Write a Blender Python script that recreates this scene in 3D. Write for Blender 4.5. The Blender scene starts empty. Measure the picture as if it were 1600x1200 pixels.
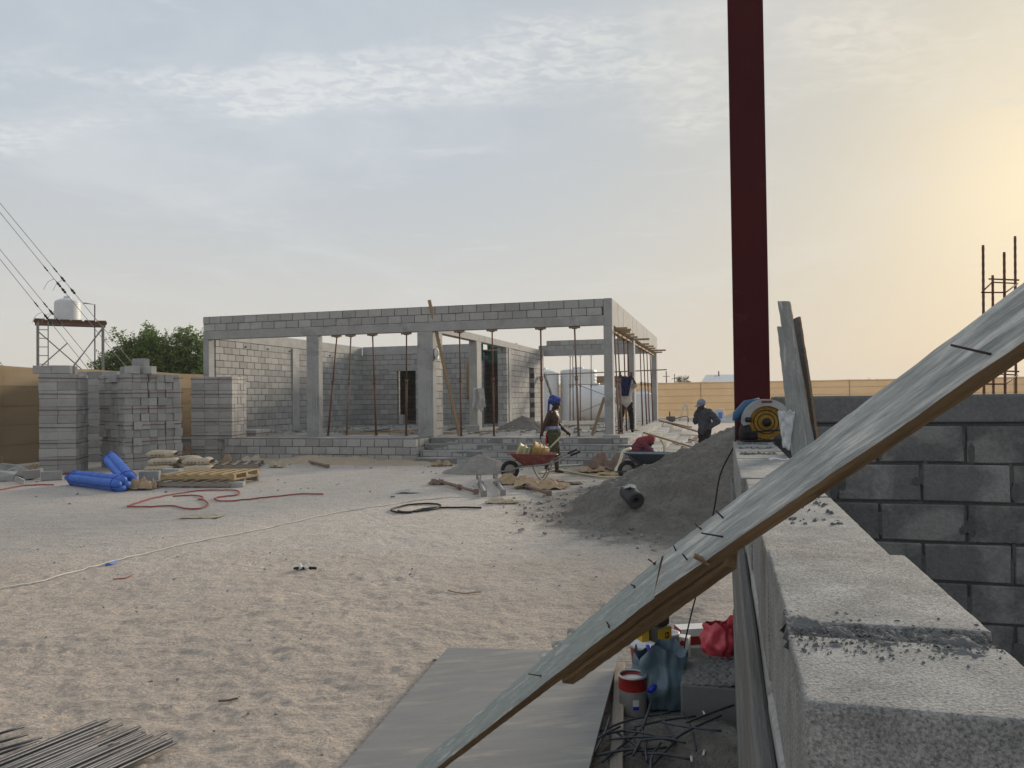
import bpy, bmesh, math, random
import numpy as np
from mathutils import Vector, Matrix, Euler, noise as mnoise

rnd = random.Random(11)
rad = math.radians
sc = bpy.context.scene
COL = sc.collection

# ------------------------------------------------------------------ camera
CAM = Vector((0, 0, 1.70))
CROT = Matrix.Rotation(rad(90 + 1.05), 3, 'X') @ Matrix.Rotation(rad(-0.7), 3, 'Z')
cd = bpy.data.cameras.new('camera')
cd.sensor_width = 36.0
cd.lens = 27.0
cd.clip_start = 0.05
cd.clip_end = 3000
cam = bpy.data.objects.new('camera', cd)
COL.objects.link(cam)
cam.matrix_world = Matrix.Translation(CAM) @ CROT.to_4x4()
sc.camera = cam

# ------------------------------------------------------------------ sky and sun
SUN_AZ, SUN_EL = rad(37), rad(14)
SUND = Vector((math.sin(SUN_AZ) * math.cos(SUN_EL), math.cos(SUN_AZ) * math.cos(SUN_EL), math.sin(SUN_EL)))
world = bpy.data.worlds.new('World')
sc.world = world
world.use_nodes = True
wn, wl = world.node_tree.nodes, world.node_tree.links
wn.clear()


def wnode(t, **k):
    n = wn.new(t)
    for a, b in k.items():
        setattr(n, a, b)
    return n


def wmath(op, a, b=None, clamp=False):
    n = wnode('ShaderNodeMath', operation=op, use_clamp=clamp)
    for i, v in enumerate((a, b)):
        if v is None:
            continue
        if hasattr(v, 'is_output'):
            wl.new(v, n.inputs[i])
        else:
            n.inputs[i].default_value = v
    return n.outputs[0]


def wmix(fac, a, b, bt='MIX'):
    n = wnode('ShaderNodeMix', data_type='RGBA', blend_type=bt)
    for s, v in ((0, fac), (6, a), (7, b)):
        if hasattr(v, 'is_output'):
            wl.new(v, n.inputs[s])
        elif s == 0:
            n.inputs[0].default_value = v
        else:
            n.inputs[s].default_value = (*v, 1)
    return n.outputs[2]


def wramp(src, pts):
    n = wnode('ShaderNodeMapRange', interpolation_type='SMOOTHSTEP')
    wl.new(src, n.inputs[0])
    for i, v in enumerate(pts):
        n.inputs[1 + i].default_value = v
    return n.outputs[0]


wtc = wnode('ShaderNodeTexCoord')
wsep = wnode('ShaderNodeSeparateXYZ')
wl.new(wtc.outputs['Generated'], wsep.inputs[0])
sky = wnode('ShaderNodeTexSky', sky_type='NISHITA')
sky.sun_disc = False
sky.sun_elevation = SUN_EL
sky.sun_rotation = SUN_AZ
sky.dust_density = 2.5
sky.air_density = 1.2
sky.altitude = 20
# dusty veil over the clear sky: pale at the horizon, cooler higher up, warm round the sun
zz = wmath('MAXIMUM', wsep.outputs[2], 0.0)
veil = wmix(wramp(zz, (0.0, 0.36, 0, 1)), (5.3, 5.1, 4.7), (4.05, 4.5, 5.0))
dot = wnode('ShaderNodeVectorMath', operation='DOT_PRODUCT')
wl.new(wtc.outputs['Generated'], dot.inputs[0])
dot.inputs[1].default_value = SUND
dp = wmath('MAXIMUM', dot.outputs['Value'], 0.0)
g1 = wmath('POWER', dp, 11.0)
g2 = wmath('POWER', dp, 110.0)
gcol = wmix(wramp(zz, (0.0, 0.24, 0, 1)), (4.2, 3.5, 2.45), (5.35, 4.65, 3.3))
veil = wmix(wmath('MULTIPLY', g1, 0.68), veil, gcol)
veil = wmix(wmath('MULTIPLY', g2, 0.38), veil, (7.8, 6.7, 4.3))
base = wmix(0.965, sky.outputs[0], veil)
# high thin cloud: a mottled streak and faint sheets, laid out on a flat layer overhead
den = wmath('ADD', zz, 0.03)
cv = wnode('ShaderNodeCombineXYZ')
wl.new(wmath('DIVIDE', wsep.outputs[0], den), cv.inputs[0])
wl.new(wmath('DIVIDE', wsep.outputs[1], den), cv.inputs[1])


def wnoise(scale, detail, rough, stretch, dist=0.0, off=(0, 0, 0)):
    m = wnode('ShaderNodeMapping')
    m.inputs['Scale'].default_value = stretch
    m.inputs['Location'].default_value = off
    wl.new(cv.outputs[0], m.inputs[0])
    n = wnode('ShaderNodeTexNoise')
    n.inputs['Scale'].default_value = scale
    n.inputs['Detail'].default_value = detail
    n.inputs['Roughness'].default_value = rough
    n.inputs['Distortion'].default_value = dist
    wl.new(m.outputs[0], n.inputs['Vector'])
    return n.outputs[0]


csep = wnode('ShaderNodeSeparateXYZ')
wl.new(cv.outputs[0], csep.inputs[0])
warp = wnoise(1.3, 3, 0.55, (1, 1, 1), 0.0, (4.2, 1.7, 0))
yy = wmath('ADD', csep.outputs[1], wmath('MULTIPLY', wmath('SUBTRACT', warp, 0.5), 1.1))
yy = wmath('ADD', yy, wmath('MULTIPLY', csep.outputs[0], 0.08))
band = wmath('MULTIPLY', wramp(yy, (1.85, 2.1, 0, 1)), wramp(yy, (2.35, 2.62, 1, 0)))
mott = wramp(wnoise(16, 4, 0.6, (1, 1.3, 1), 0.6), (0.36, 0.66, 0.25, 1))
patch = wramp(wnoise(1.1, 4, 0.6, (0.7, 1, 1), 0.3, (1.1, 8.3, 0)), (0.38, 0.6, 0.1, 1))
cl = wmath('MULTIPLY', wmath('MULTIPLY', band, mott), patch)
sheet = wramp(wnoise(0.75, 6, 0.62, (1, 0.7, 1), 0.8, (3.1, 2.2, 0)), (0.45, 0.75, 0, 0.55))
wisp = wramp(wnoise(2.6, 7, 0.66, (0.8, 1.5, 1), 0.5, (7.7, 5.1, 0)), (0.55, 0.8, 0, 0.6))
cl = wmath('ADD', wmath('MULTIPLY', cl, 0.85), wmath('MULTIPLY', wmath('ADD', sheet, wisp), 0.85), True)
cl = wmath('MULTIPLY', cl, wramp(zz, (0.03, 0.2, 0, 1)))
ccol = wmix(wmath('MULTIPLY', g1, 0.8), (5.9, 6.1, 6.2), (6.6, 5.9, 4.5))
skyc = wmix(wmath('MULTIPLY', cl, 0.85), base, ccol)
bg = wnode('ShaderNodeBackground')
bg.inputs[1].default_value = 0.10
wl.new(skyc, bg.inputs[0])
wout = wnode('ShaderNodeOutputWorld')
wl.new(bg.outputs[0], wout.inputs[0])

sl = bpy.data.lights.new('sun', 'SUN')
sl.energy = 3.2
sl.angle = rad(12)
sl.color = (1.0, 0.87, 0.70)
sun = bpy.data.objects.new('sun', sl)
COL.objects.link(sun)
sun.rotation_euler = SUND.to_track_quat('Z', 'Y').to_euler()
sun.location = (20, 20, 20)

sc.view_settings.view_transform = 'Standard'
sc.view_settings.look = 'None'
sc.view_settings.gamma = 1
sc.view_settings.exposure = 0.35
sc.view_settings.use_curve_mapping = False
sc.render.engine = 'CYCLES'
sc.cycles.use_denoising = True
sc.cycles.max_bounces = 5
sc.cycles.diffuse_bounces = 2


# ------------------------------------------------------------------ placing helpers
def ray(x, y):
    return CROT @ Vector(((x - 800) / 1200, -(y - 600) / 1200, -1))


def gp(x, y, z=0.0):
    """spot on the level plane at height z"""
    r = ray(x, y)
    return CAM + r * ((z - CAM.z) / r.z)


def at(x, y, Y):
    """spot at distance Y up the site"""
    r = ray(x, y)
    return CAM + r * (Y / r.y)


# ------------------------------------------------------------------ naming helpers
def tag(o, label=None, cat=None, group=None, kind=None):
    if label: o['label'] = label
    if cat: o['category'] = cat
    if group: o['group'] = group
    if kind: o['kind'] = kind
    return o


def T(name, label, cat, loc=(0, 0, 0), rz=0.0, group=None):
    o = bpy.data.objects.new(name, None)
    o.empty_display_size = 0.1
    COL.objects.link(o)
    o.location = loc
    o.rotation_euler = (0, 0, rz)
    return tag(o, label, cat, group)


def link(name, me, parent=None, M=None):
    o = bpy.data.objects.new(name, me)
    COL.objects.link(o)
    if parent: o.parent = parent
    if M is not None: o.matrix_basis = M
    return o


# ------------------------------------------------------------------ materials
MATS = {}


def nodes(m):
    m.use_nodes = True
    nt = m.node_tree
    b = nt.nodes['Principled BSDF']
    return nt, b


def pm(name, c1, c2=None, scale=6.0, rough=0.9, bump=0.25, bscale=90.0, metal=0.0, rv=0.0, obj=False,
       stretch=(1, 1, 1), speck=0.25, spec=0.25, bdist=0.004, c3=None, s3=2.0, t3=(0.5, 0.62), trans=0.0, detail=6, srange=(.25, .75)):
    m = bpy.data.materials.new(name)
    nt, b = nodes(m)
    N, L = nt.nodes, nt.links
    if obj:
        tc = N.new('ShaderNodeTexCoord'); src = tc.outputs['Object']
    else:
        g = N.new('ShaderNodeNewGeometry'); src = g.outputs['Position']
    mp = N.new('ShaderNodeMapping'); mp.inputs['Scale'].default_value = stretch
    L.new(src, mp.inputs[0]); src = mp.outputs[0]

    def noise(s, d=6, r=0.6, dist=0.0):
        n = N.new('ShaderNodeTexNoise'); n.inputs['Scale'].default_value = s
        n.inputs['Detail'].default_value = d; n.inputs['Roughness'].default_value = r
        n.inputs['Distortion'].default_value = dist
        L.new(src, n.inputs['Vector']); return n.outputs[0]

    def rng(s, a, bb, c, d):
        n = N.new('ShaderNodeMapRange'); L.new(s, n.inputs[0])
        for i, v in enumerate((a, bb, c, d)): n.inputs[1 + i].default_value = v
        return n.outputs[0]

    def mix(f, a, bb, bt='MIX'):
        n = N.new('ShaderNodeMix'); n.data_type = 'RGBA'; n.blend_type = bt
        for s, v in ((0, f), (6, a), (7, bb)):
            if hasattr(v, 'is_output'): L.new(v, n.inputs[s])
            elif s == 0: n.inputs[0].default_value = v
            else: n.inputs[s].default_value = (*v, 1)
        return n.outputs[2]
    c2 = c2 or tuple(v * 0.78 for v in c1)
    col = mix(rng(noise(scale, detail, 0.62, 0.3), 0.32, 0.68, 0, 1), c1, c2)
    if c3:
        col = mix(rng(noise(s3, 6, 0.65, 0.4), t3[0], t3[1], 0, 1), col, c3)
    fine = noise(bscale, 4, 0.7)
    if speck:
        v = rng(fine, srange[0], srange[1], 1 - speck, 1 + speck)
        cc = N.new('ShaderNodeCombineXYZ')
        for i in range(3): L.new(v, cc.inputs[i])
        col = mix(1.0, col, cc.outputs[0], 'MULTIPLY')
    if rv:
        oi = N.new('ShaderNodeObjectInfo'); ge = N.new('ShaderNodeNewGeometry')
        ad = N.new('ShaderNodeMath'); ad.operation = 'ADD'
        L.new(oi.outputs['Random'], ad.inputs[0]); L.new(ge.outputs['Random Per Island'], ad.inputs[1])
        fr = N.new('ShaderNodeMath'); fr.operation = 'FRACT'; L.new(ad.outputs[0], fr.inputs[0])
        v = rng(fr.outputs[0], 0, 1, 1 - rv, 1 + rv)
        cc = N.new('ShaderNodeCombineXYZ')
        for i in range(3): L.new(v, cc.inputs[i])
        col = mix(1.0, col, cc.outputs[0], 'MULTIPLY')
    L.new(col, b.inputs['Base Color'])
    b.inputs['Roughness'].default_value = rough
    b.inputs['Metallic'].default_value = metal
    b.inputs['Specular IOR Level'].default_value = spec
    if trans: b.inputs['Transmission Weight'].default_value = trans
    if bump:
        bn = N.new('ShaderNodeBump'); bn.inputs['Strength'].default_value = bump; bn.inputs['Distance'].default_value = bdist
        L.new(fine, bn.inputs['Height']); L.new(bn.outputs[0], b.inputs['Normal'])
    MATS[name] = m
    return m


pm('block', (0.37, 0.36, 0.345), (0.30, 0.295, 0.285), 3.5, 0.95, 0.5, 70, rv=0.16, bdist=0.006, c3=(0.35, 0.34, 0.32), s3=0.6)
pm('mortar', (0.10, 0.10, 0.098), (0.07, 0.07, 0.07), 9, 0.97, 0.6, 60, bdist=0.008)
pm('concrete', (0.36, 0.355, 0.345), (0.28, 0.277, 0.27), 1.6, 0.9, 0.3, 40, bdist=0.006, c3=(0.21, 0.21, 0.208), s3=0.9, t3=(0.55, 0.7))
pm('plaster', (0.41, 0.40, 0.38), (0.31, 0.305, 0.29), 3, 0.9, 0.3, 50)
pm('slab', (0.30, 0.295, 0.28), (0.22, 0.217, 0.21), 2.2, 0.95, 0.6, 35, bdist=0.01, c3=(0.40, 0.38, 0.35), s3=1.3)
pm('rubble', (0.30, 0.29, 0.28), (0.2, 0.195, 0.19), 6, 0.95, 0.5, 60, rv=0.3)
pm('rust', (0.19, 0.085, 0.055), (0.12, 0.06, 0.045), 14, 0.75, 0.3, 120, rv=0.1, obj=True)
pm('rust_dusty', (0.25, 0.17, 0.13), (0.17, 0.12, 0.10), 10, 0.85, 0.3, 120, obj=True)
pm('galv', (0.30, 0.29, 0.28), (0.22, 0.21, 0.20), 12, 0.55, 0.2, 120, metal=0.4, obj=True)
pm('timber', (0.36, 0.255, 0.15), (0.27, 0.19, 0.115), 3, 0.85, 0.3, 40, obj=True, stretch=(0.4, 6, 6), rv=0.12)
pm('timber_grey', (0.32, 0.27, 0.22), (0.22, 0.19, 0.16), 3, 0.9, 0.3, 40, obj=True, stretch=(0.4, 6, 6), rv=0.15)
pm('red_steel', (0.066, 0.0115, 0.0135), (0.052, 0.010, 0.0115), 2, 0.7, 0.15, 60, speck=0.1, spec=0.12, c3=(0.10, 0.035, 0.03), s3=5, t3=(.62, .8))
pm('steel_dark', (0.085, 0.09, 0.10), (0.06, 0.062, 0.07), 20, 0.5, 0.3, 150, metal=0.6, obj=True)
pm('sand_grey', (0.20, 0.182, 0.16), (0.135, 0.124, 0.112), 2.6, 0.97, 1.0, 22, bdist=0.05, c3=(0.225, 0.21, 0.19), s3=1.1)
pm('gravel', (0.29, 0.265, 0.235), (0.21, 0.195, 0.175), 5, 0.97, 0.9, 30, bdist=0.02)
pm('white_plastic', (0.64, 0.645, 0.65), (0.57, 0.575, 0.585), 2, 0.45, 0.05, 40, speck=0.03)
pm('fence_cloth', (0.42, 0.315, 0.20), (0.37, 0.27, 0.165), 0.7, 0.9, 0.2, 60, speck=0.1)
pm('paper_sack', (0.42, 0.31, 0.20), (0.30, 0.21, 0.13), 7, 0.9, 0.3, 60, rv=0.1)
pm('cement_sack', (0.52, 0.44, 0.33), (0.42, 0.35, 0.26), 6, 0.9, 0.3, 70)
pm('ink', (0.24, 0.16, 0.11), None, 6, 0.9, 0)
pm('blue_plastic', (0.07, 0.19, 0.62), (0.045, 0.13, 0.50), 5, 0.5, 0.6, 14, speck=0.12, spec=0.4, bdist=.03)
pm('red_hose', (0.33, 0.075, 0.065), (0.25, 0.06, 0.05), 8, 0.6, 0)
pm('strap_red', (0.16, 0.045, 0.045), None, 8, 0.6, 0)
pm('black_rubber', (0.022, 0.022, 0.024), None, 8, 0.7, 0.1)
pm('white_cord', (0.62, 0.60, 0.56), None, 8, 0.8, 0)
pm('yellow_hose', (0.50, 0.46, 0.24), (0.42, 0.38, 0.22), 4, 0.6, 0)
pm('cream_hose', (0.58, 0.55, 0.42), (0.5, 0.47, 0.36), 4, 0.6, 0)
pm('leaf', (0.17, 0.24, 0.07), (0.11, 0.17, 0.05), 0.9, 0.6, 0, rv=0.35, spec=0.3)
pm('leaf_far', (0.13, 0.15, 0.09), (0.10, 0.12, 0.07), 0.9, 0.8, 0, rv=0.2)
pm('bark', (0.14, 0.11, 0.085), None, 6, 0.95, 0.5, 30)


def translucent(name, f):
    """thin cloth or leaf: part of the light comes through"""
    m = MATS[name]; nt = m.node_tree; N, L = nt.nodes, nt.links
    b = N['Principled BSDF']; out = [n for n in N if n.type == 'OUTPUT_MATERIAL'][0]
    tr = N.new('ShaderNodeBsdfTranslucent'); ms = N.new('ShaderNodeMixShader'); ms.inputs[0].default_value = f
    L.new(b.inputs['Base Color'].links[0].from_socket, tr.inputs[0])
    L.new(b.outputs[0], ms.inputs[1]); L.new(tr.outputs[0], ms.inputs[2]); L.new(ms.outputs[0], out.inputs[0])


translucent('leaf', .4); translucent('fence_cloth', .45)
pm('green_net', (0.03, 0.085, 0.07), None, 8, 0.9, 0.3, 60)


# ------------------------------------------------------------------ mesh builder
class MB:
    def __init__(s):
        s.v, s.f, s.m = [], [], []
        s.cm = 0

    def _add(s, vs, fs):
        o = len(s.v)
        s.v += [tuple(p) for p in vs]
        s.f += [tuple(i + o for i in f) for f in fs]
        s.m += [s.cm] * len(fs)
        return s

    def box(s, c, d, R=None, j=0.0):
        hx, hy, hz = d[0] / 2, d[1] / 2, d[2] / 2
        vs = []
        for x, y, z in ((-1, -1, -1), (1, -1, -1), (1, 1, -1), (-1, 1, -1), (-1, -1, 1), (1, -1, 1), (1, 1, 1), (-1, 1, 1)):
            p = Vector((x * hx + rnd.uniform(-j, j), y * hy + rnd.uniform(-j, j), z * hz + rnd.uniform(-j, j)))
            if R is not None: p = R @ p
            vs.append(p + Vector(c))
        return s._add(vs, [(3, 2, 1, 0), (4, 5, 6, 7), (0, 1, 5, 4), (1, 2, 6, 5), (2, 3, 7, 6), (3, 0, 4, 7)])

    def b2(s, x0, x1, y0, y1, z0, z1):
        return s.box(((x0 + x1) / 2, (y0 + y1) / 2, (z0 + z1) / 2), (x1 - x0, y1 - y0, z1 - z0))

    def bar(s, p0, p1, w, h, up=(0, 0, 1)):
        p0, p1 = Vector(p0), Vector(p1)
        d = p1 - p0
        x = d.normalized()
        y = Vector(up).cross(x)
        if y.length < 1e-4: y = Vector((0, 1, 0)).cross(x)
        y.normalize()
        z = x.cross(y)
        R = Matrix((x, y, z)).transposed()
        return s.box((p0 + p1) / 2, (d.length, w, h), R)

    def tube(s, pts, r, n=8, closed=False, cap=True):
        pts = [Vector(p) for p in pts]
        k = len(pts)
        rs = r if isinstance(r, (list, tuple)) else [r] * k
        vs, fs = [], []
        pn = None
        for i, p in enumerate(pts):
            a = pts[(i - 1) % k] if (closed or i > 0) else pts[i]
            b = pts[(i + 1) % k] if (closed or i < k - 1) else pts[i]
            t = (b - a).normalized()
            if pn is None:
                pn = t.orthogonal().normalized()
            else:
                pn = pn - t * pn.dot(t)
                pn = pn.normalized() if pn.length > 1e-6 else t.orthogonal().normalized()
            bn = t.cross(pn)
            for q in range(n):
                a_ = 2 * math.pi * q / n
                vs.append(p + (pn * math.cos(a_) + bn * math.sin(a_)) * rs[i])
        m = k if closed else k - 1
        for i in range(m):
            for q in range(n):
                a, b = i * n + q, i * n + (q + 1) % n
                c, d = ((i + 1) % k) * n + (q + 1) % n, ((i + 1) % k) * n + q
                fs.append((a, b, c, d))
        if cap and not closed:
            fs.append(tuple(range(n - 1, -1, -1)))
            fs.append(tuple((k - 1) * n + q for q in range(n)))
        return s._add(vs, fs)

    def cyl(s, p0, p1, r0, r1=None, n=12):
        return s.tube([p0, p1], [r0, r0 if r1 is None else r1], n)

    def lathe(s, prof, n=20, M=None, closed_top=True, closed_bot=True):
        vs, fs = [], []
        for r, z in prof:
            for q in range(n):
                a = 2 * math.pi * q / n
                vs.append(Vector((r * math.cos(a), r * math.sin(a), z)))
        k = len(prof)
        for i in range(k - 1):
            for q in range(n):
                fs.append((i * n + q, i * n + (q + 1) % n, (i + 1) * n + (q + 1) % n, (i + 1) * n + q))
        if closed_bot: fs.append(tuple(range(n - 1, -1, -1)))
        if closed_top: fs.append(tuple((k - 1) * n + q for q in range(n)))
        if M is not None: vs = [M @ v for v in vs]
        return s._add(vs, fs)

    def ell(s, c, r, R=None, nu=14, nv=9, wob=0.0, ws=3.0, seed=0.0):
        vs, fs = [], []
        for i in range(nv + 1):
            th = math.pi * i / nv
            for q in range(nu):
                a = 2 * math.pi * q / nu
                d = Vector((math.sin(th) * math.cos(a), math.sin(th) * math.sin(a), math.cos(th)))
                k = 1 + (wob * mnoise.noise(d * ws + Vector((seed, seed * 1.7, -seed))) if wob else 0)
                p = Vector((d.x * r[0], d.y * r[1], d.z * r[2])) * k
                if R is not None: p = R @ p
                vs.append(p + Vector(c))
        for i in range(nv):
            for q in range(nu):
                fs.append((i * nu + q, (i + 1) * nu + q, (i + 1) * nu + (q + 1) % nu, i * nu + (q + 1) % nu))
        return s._add(vs, fs)

    def grid(s, fn, nu, nv, thick=0.0):
        vs = [Vector(fn(i / nu, j / nv)) for j in range(nv + 1) for i in range(nu + 1)]
        w = nu + 1
        fs = [(j * w + i, j * w + i + 1, (j + 1) * w + i + 1, (j + 1) * w + i) for j in range(nv) for i in range(nu)]
        if thick:
            n0 = len(vs)
            nor = [Vector((0, 0, 0)) for _ in vs]
            for f in fs:
                n_ = (vs[f[1]] - vs[f[0]]).cross(vs[f[3]] - vs[f[0]])
                for i in f: nor[i] += n_
            vs = vs + [v - n_.normalized() * thick for v, n_ in zip(vs, nor)]
            fs = fs + [tuple(i + n0 for i in reversed(f)) for f in fs]
            edge = [i for i in range(w)] + [j * w + nu for j in range(1, nv + 1)] + [nv * w + i for i in range(nu - 1, -1, -1)] + [j * w for j in range(nv - 1, 0, -1)]
            for a, b in zip(edge, edge[1:] + edge[:1]):
                fs.append((b, a, a + n0, b + n0))
        return s._add(vs, fs)

    def mesh(s, name, mats, smooth=False, bevel=0.0, seg=1):
        me = bpy.data.meshes.new(name)
        me.from_pydata(s.v, [], s.f)
        for m in (mats if isinstance(mats, (list, tuple)) else [mats]):
            me.materials.append(MATS[m] if isinstance(m, str) else m)
        me.polygons.foreach_set('material_index', s.m)
        if bevel:
            bm = bmesh.new(); bm.from_mesh(me)
            bmesh.ops.bevel(bm, geom=bm.edges[:], offset=bevel, segments=seg, affect='EDGES', profile=0.5)
            bm.to_mesh(me); bm.free()
        if smooth: me.polygons.foreach_set('use_smooth', [True] * len(me.polygons))
        me.update()
        return me

    def build(s, name, mats, parent=None, smooth=False, bevel=0.0, seg=1, M=None):
        return link(name, s.mesh(name, mats, smooth, bevel, seg), parent, M)


def smoothpath(pts, sub=8):
    """Catmull-Rom through the points"""
    P = [Vector(p) for p in pts]
    P = [P[0] * 2 - P[1]] + P + [P[-1] * 2 - P[-2]]
    out = []
    for i in range(1, len(P) - 2):
        a, b, c, d = P[i - 1:i + 3]
        for k in range(sub):
            t = k / sub
            out.append(0.5 * ((2 * b) + (c - a) * t + (2 * a - 5 * b + 4 * c - d) * t * t + (3 * b - a - 3 * c + d) * t ** 3))
    out.append(P[-2])
    return out


# ------------------------------------------------------------------ ground
_tab = np.random.RandomState(5).rand(256, 256)


def vnoise(x, y):
    xi, yi = np.floor(x).astype(int), np.floor(y).astype(int)
    fx, fy = x - xi, y - yi
    fx, fy = fx * fx * (3 - 2 * fx), fy * fy * (3 - 2 * fy)
    a, b = _tab[xi % 256, yi % 256], _tab[(xi + 1) % 256, yi % 256]
    c, d = _tab[xi % 256, (yi + 1) % 256], _tab[(xi + 1) % 256, (yi + 1) % 256]
    return (a * (1 - fx) + b * fx) * (1 - fy) + (c * (1 - fx) + d * fx) * fy - 0.5


def H(x, y):
    x, y = np.asarray(x, float), np.asarray(y, float)
    d = np.hypot(x, y)
    amp = np.interp(d, [0, 7, 12, 22, 40], [1.0, 1.0, 0.5, 0.35, 0.0])
    amp = amp * np.clip(1.0 - np.clip((x + 0.6) / 0.8, 0, 1) * np.clip((5.6 - y) / 0.4, 0, 1), 0.15, 1)
    h = 0.028 * vnoise(x / 1.1, y / 1.1) + 0.012 * vnoise(x / .37 + 9, y / .33 + 3) + 0.015 * vnoise(x / .15 + 31, y / .13 + 7) + 0.014 * vnoise(x / .06 + 1, y / .06)
    return h * amp - 0.004


def hz(x, y):
    return float(H(x, y))


xs = np.concatenate([[-600, -350, -200, -120, -70, -45, -32, -25], np.arange(-20, -7, .2), np.arange(-7, -5, .04), np.arange(-5, 1.6, .02), np.arange(1.6, 5, .05), np.arange(5, 20, .2), [22, 28, 40, 60, 100, 180, 350, 600]])
ys = [0.2]
while ys[-1] < 24: ys.append(ys[-1] + (0.1 if ys[-1] < 2.3 else max(0.018, 0.0055 * ys[-1])))
ys = np.concatenate([[-60, -20, -8, -4, -2, -1, -.4], ys, [26, 29, 34, 42, 60, 90, 150, 280, 500, 900]])
X, Y = np.meshgrid(xs, ys)
Z = H(X, Y)
rs = np.random.RandomState(3)
for _ in range(900):                       # trodden dents with pushed-up rims
    cy = 2.6 + 9.5 * rs.rand() ** 1.3
    cx = rs.uniform(-0.75, 0.62) * cy - 0.1
    if cx > -0.6 and cy < 5.4: continue
    if cx > 1.6 and cy > 8.5: continue
    a = rs.rand() * 3.14
    L1, L2, dep = rs.uniform(.04, .10), rs.uniform(.022, .045), rs.uniform(.002, .007)
    i0, i1 = np.searchsorted(xs, [cx - .4, cx + .4]); j0, j1 = np.searchsorted(ys, [cy - .4, cy + .4])
    dx, dy = X[j0:j1, i0:i1] - cx, Y[j0:j1, i0:i1] - cy
    u, w = (dx * np.cos(a) + dy * np.sin(a)) / L1, (-dx * np.sin(a) + dy * np.cos(a)) / L2
    r2 = u * u + w * w
    Z[j0:j1, i0:i1] += dep * (-np.exp(-r2 * r2) + 0.55 * np.exp(-(np.sqrt(r2) - 1.5) ** 2 * 5))


def dent(cx, cy, a, L1, L2, dep, rim=.5, p=2):
    i0, i1 = np.searchsorted(xs, [cx - .4, cx + .4]); j0, j1 = np.searchsorted(ys, [cy - .4, cy + .4])
    dx, dy = X[j0:j1, i0:i1] - cx, Y[j0:j1, i0:i1] - cy
    u, w = (dx * np.cos(a) + dy * np.sin(a)) / L1, (-dx * np.sin(a) + dy * np.cos(a)) / L2
    r2 = u * u + w * w
    Z[j0:j1, i0:i1] += dep * (-np.exp(-r2 ** p) + rim * np.exp(-(np.sqrt(r2) - 1.35) ** 2 * 9))


for _ in range(34):                         # walked lines: sole and heel prints, left and right
    x, y, a = rs.uniform(-7, 1.0), rs.uniform(2.6, 12), rs.uniform(0, 6.28)
    for s_ in range(rs.randint(4, 16)):
        a += rs.normal(0, .18)
        x += .33 * np.cos(a); y += .33 * np.sin(a)
        if y < 2.5 or y > 14 or x < -.72 * y or (x > -.7 and y < 5.4) or x > 1.8: break
        sd = .09 if s_ % 2 else -.09
        px_, py_ = x - sd * np.sin(a), y + sd * np.cos(a)
        dp_ = rs.uniform(.004, .009)
        dent(px_ + .06 * np.cos(a), py_ + .06 * np.sin(a), a, .085, .048, dp_)
        dent(px_ - .085 * np.cos(a), py_ - .085 * np.sin(a), a, .045, .04, dp_ * .9)
for (x0, y0, x1, y1, am_) in ((-5.5, 15.5, 2.0, 6.2, .5), (-6.5, 12.5, 1.5, 9.0, .3), (-4.5, 9.5, -.5, 14, .4), (-4.0, 5.0, 1.4, 8.2, .3)):   # barrow tracks
    for k in range(420):
        f = k / 419
        cx = x0 + (x1 - x0) * f + am_ * np.sin(f * 5 + x0); cy = y0 + (y1 - y0) * f + am_ * .5 * np.cos(f * 4)
        i0, i1 = np.searchsorted(xs, [cx - .14, cx + .14]); j0, j1 = np.searchsorted(ys, [cy - .14, cy + .14])
        r2 = ((X[j0:j1, i0:i1] - cx) ** 2 + (Y[j0:j1, i0:i1] - cy) ** 2) / .045 ** 2
        Z[j0:j1, i0:i1] += (-.0024 * np.exp(-r2) + .0014 * np.exp(-(np.sqrt(r2) - 1.8) ** 2 * 4)) * (.6 + .4 * np.sin(k * .9))
nx, ny = len(xs), len(ys)
V = np.stack([X, Y, Z], -1).reshape(-1, 3)
idx = np.arange(nx * ny).reshape(ny, nx)
Fq = np.stack([idx[:-1, :-1], idx[:-1, 1:], idx[1:, 1:], idx[1:, :-1]], -1).reshape(-1, 4)
gm = bpy.data.meshes.new('ground')
gm.vertices.add(len(V)); gm.vertices.foreach_set('co', V.ravel())
gm.loops.add(Fq.size); gm.loops.foreach_set('vertex_index', Fq.ravel())
gm.polygons.add(len(Fq)); gm.polygons.foreach_set('loop_start', np.arange(0, Fq.size, 4)); gm.polygons.foreach_set('loop_total', np.full(len(Fq), 4))
gm.polygons.foreach_set('use_smooth', np.ones(len(Fq), bool))
gm.update(); gm.validate()


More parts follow.
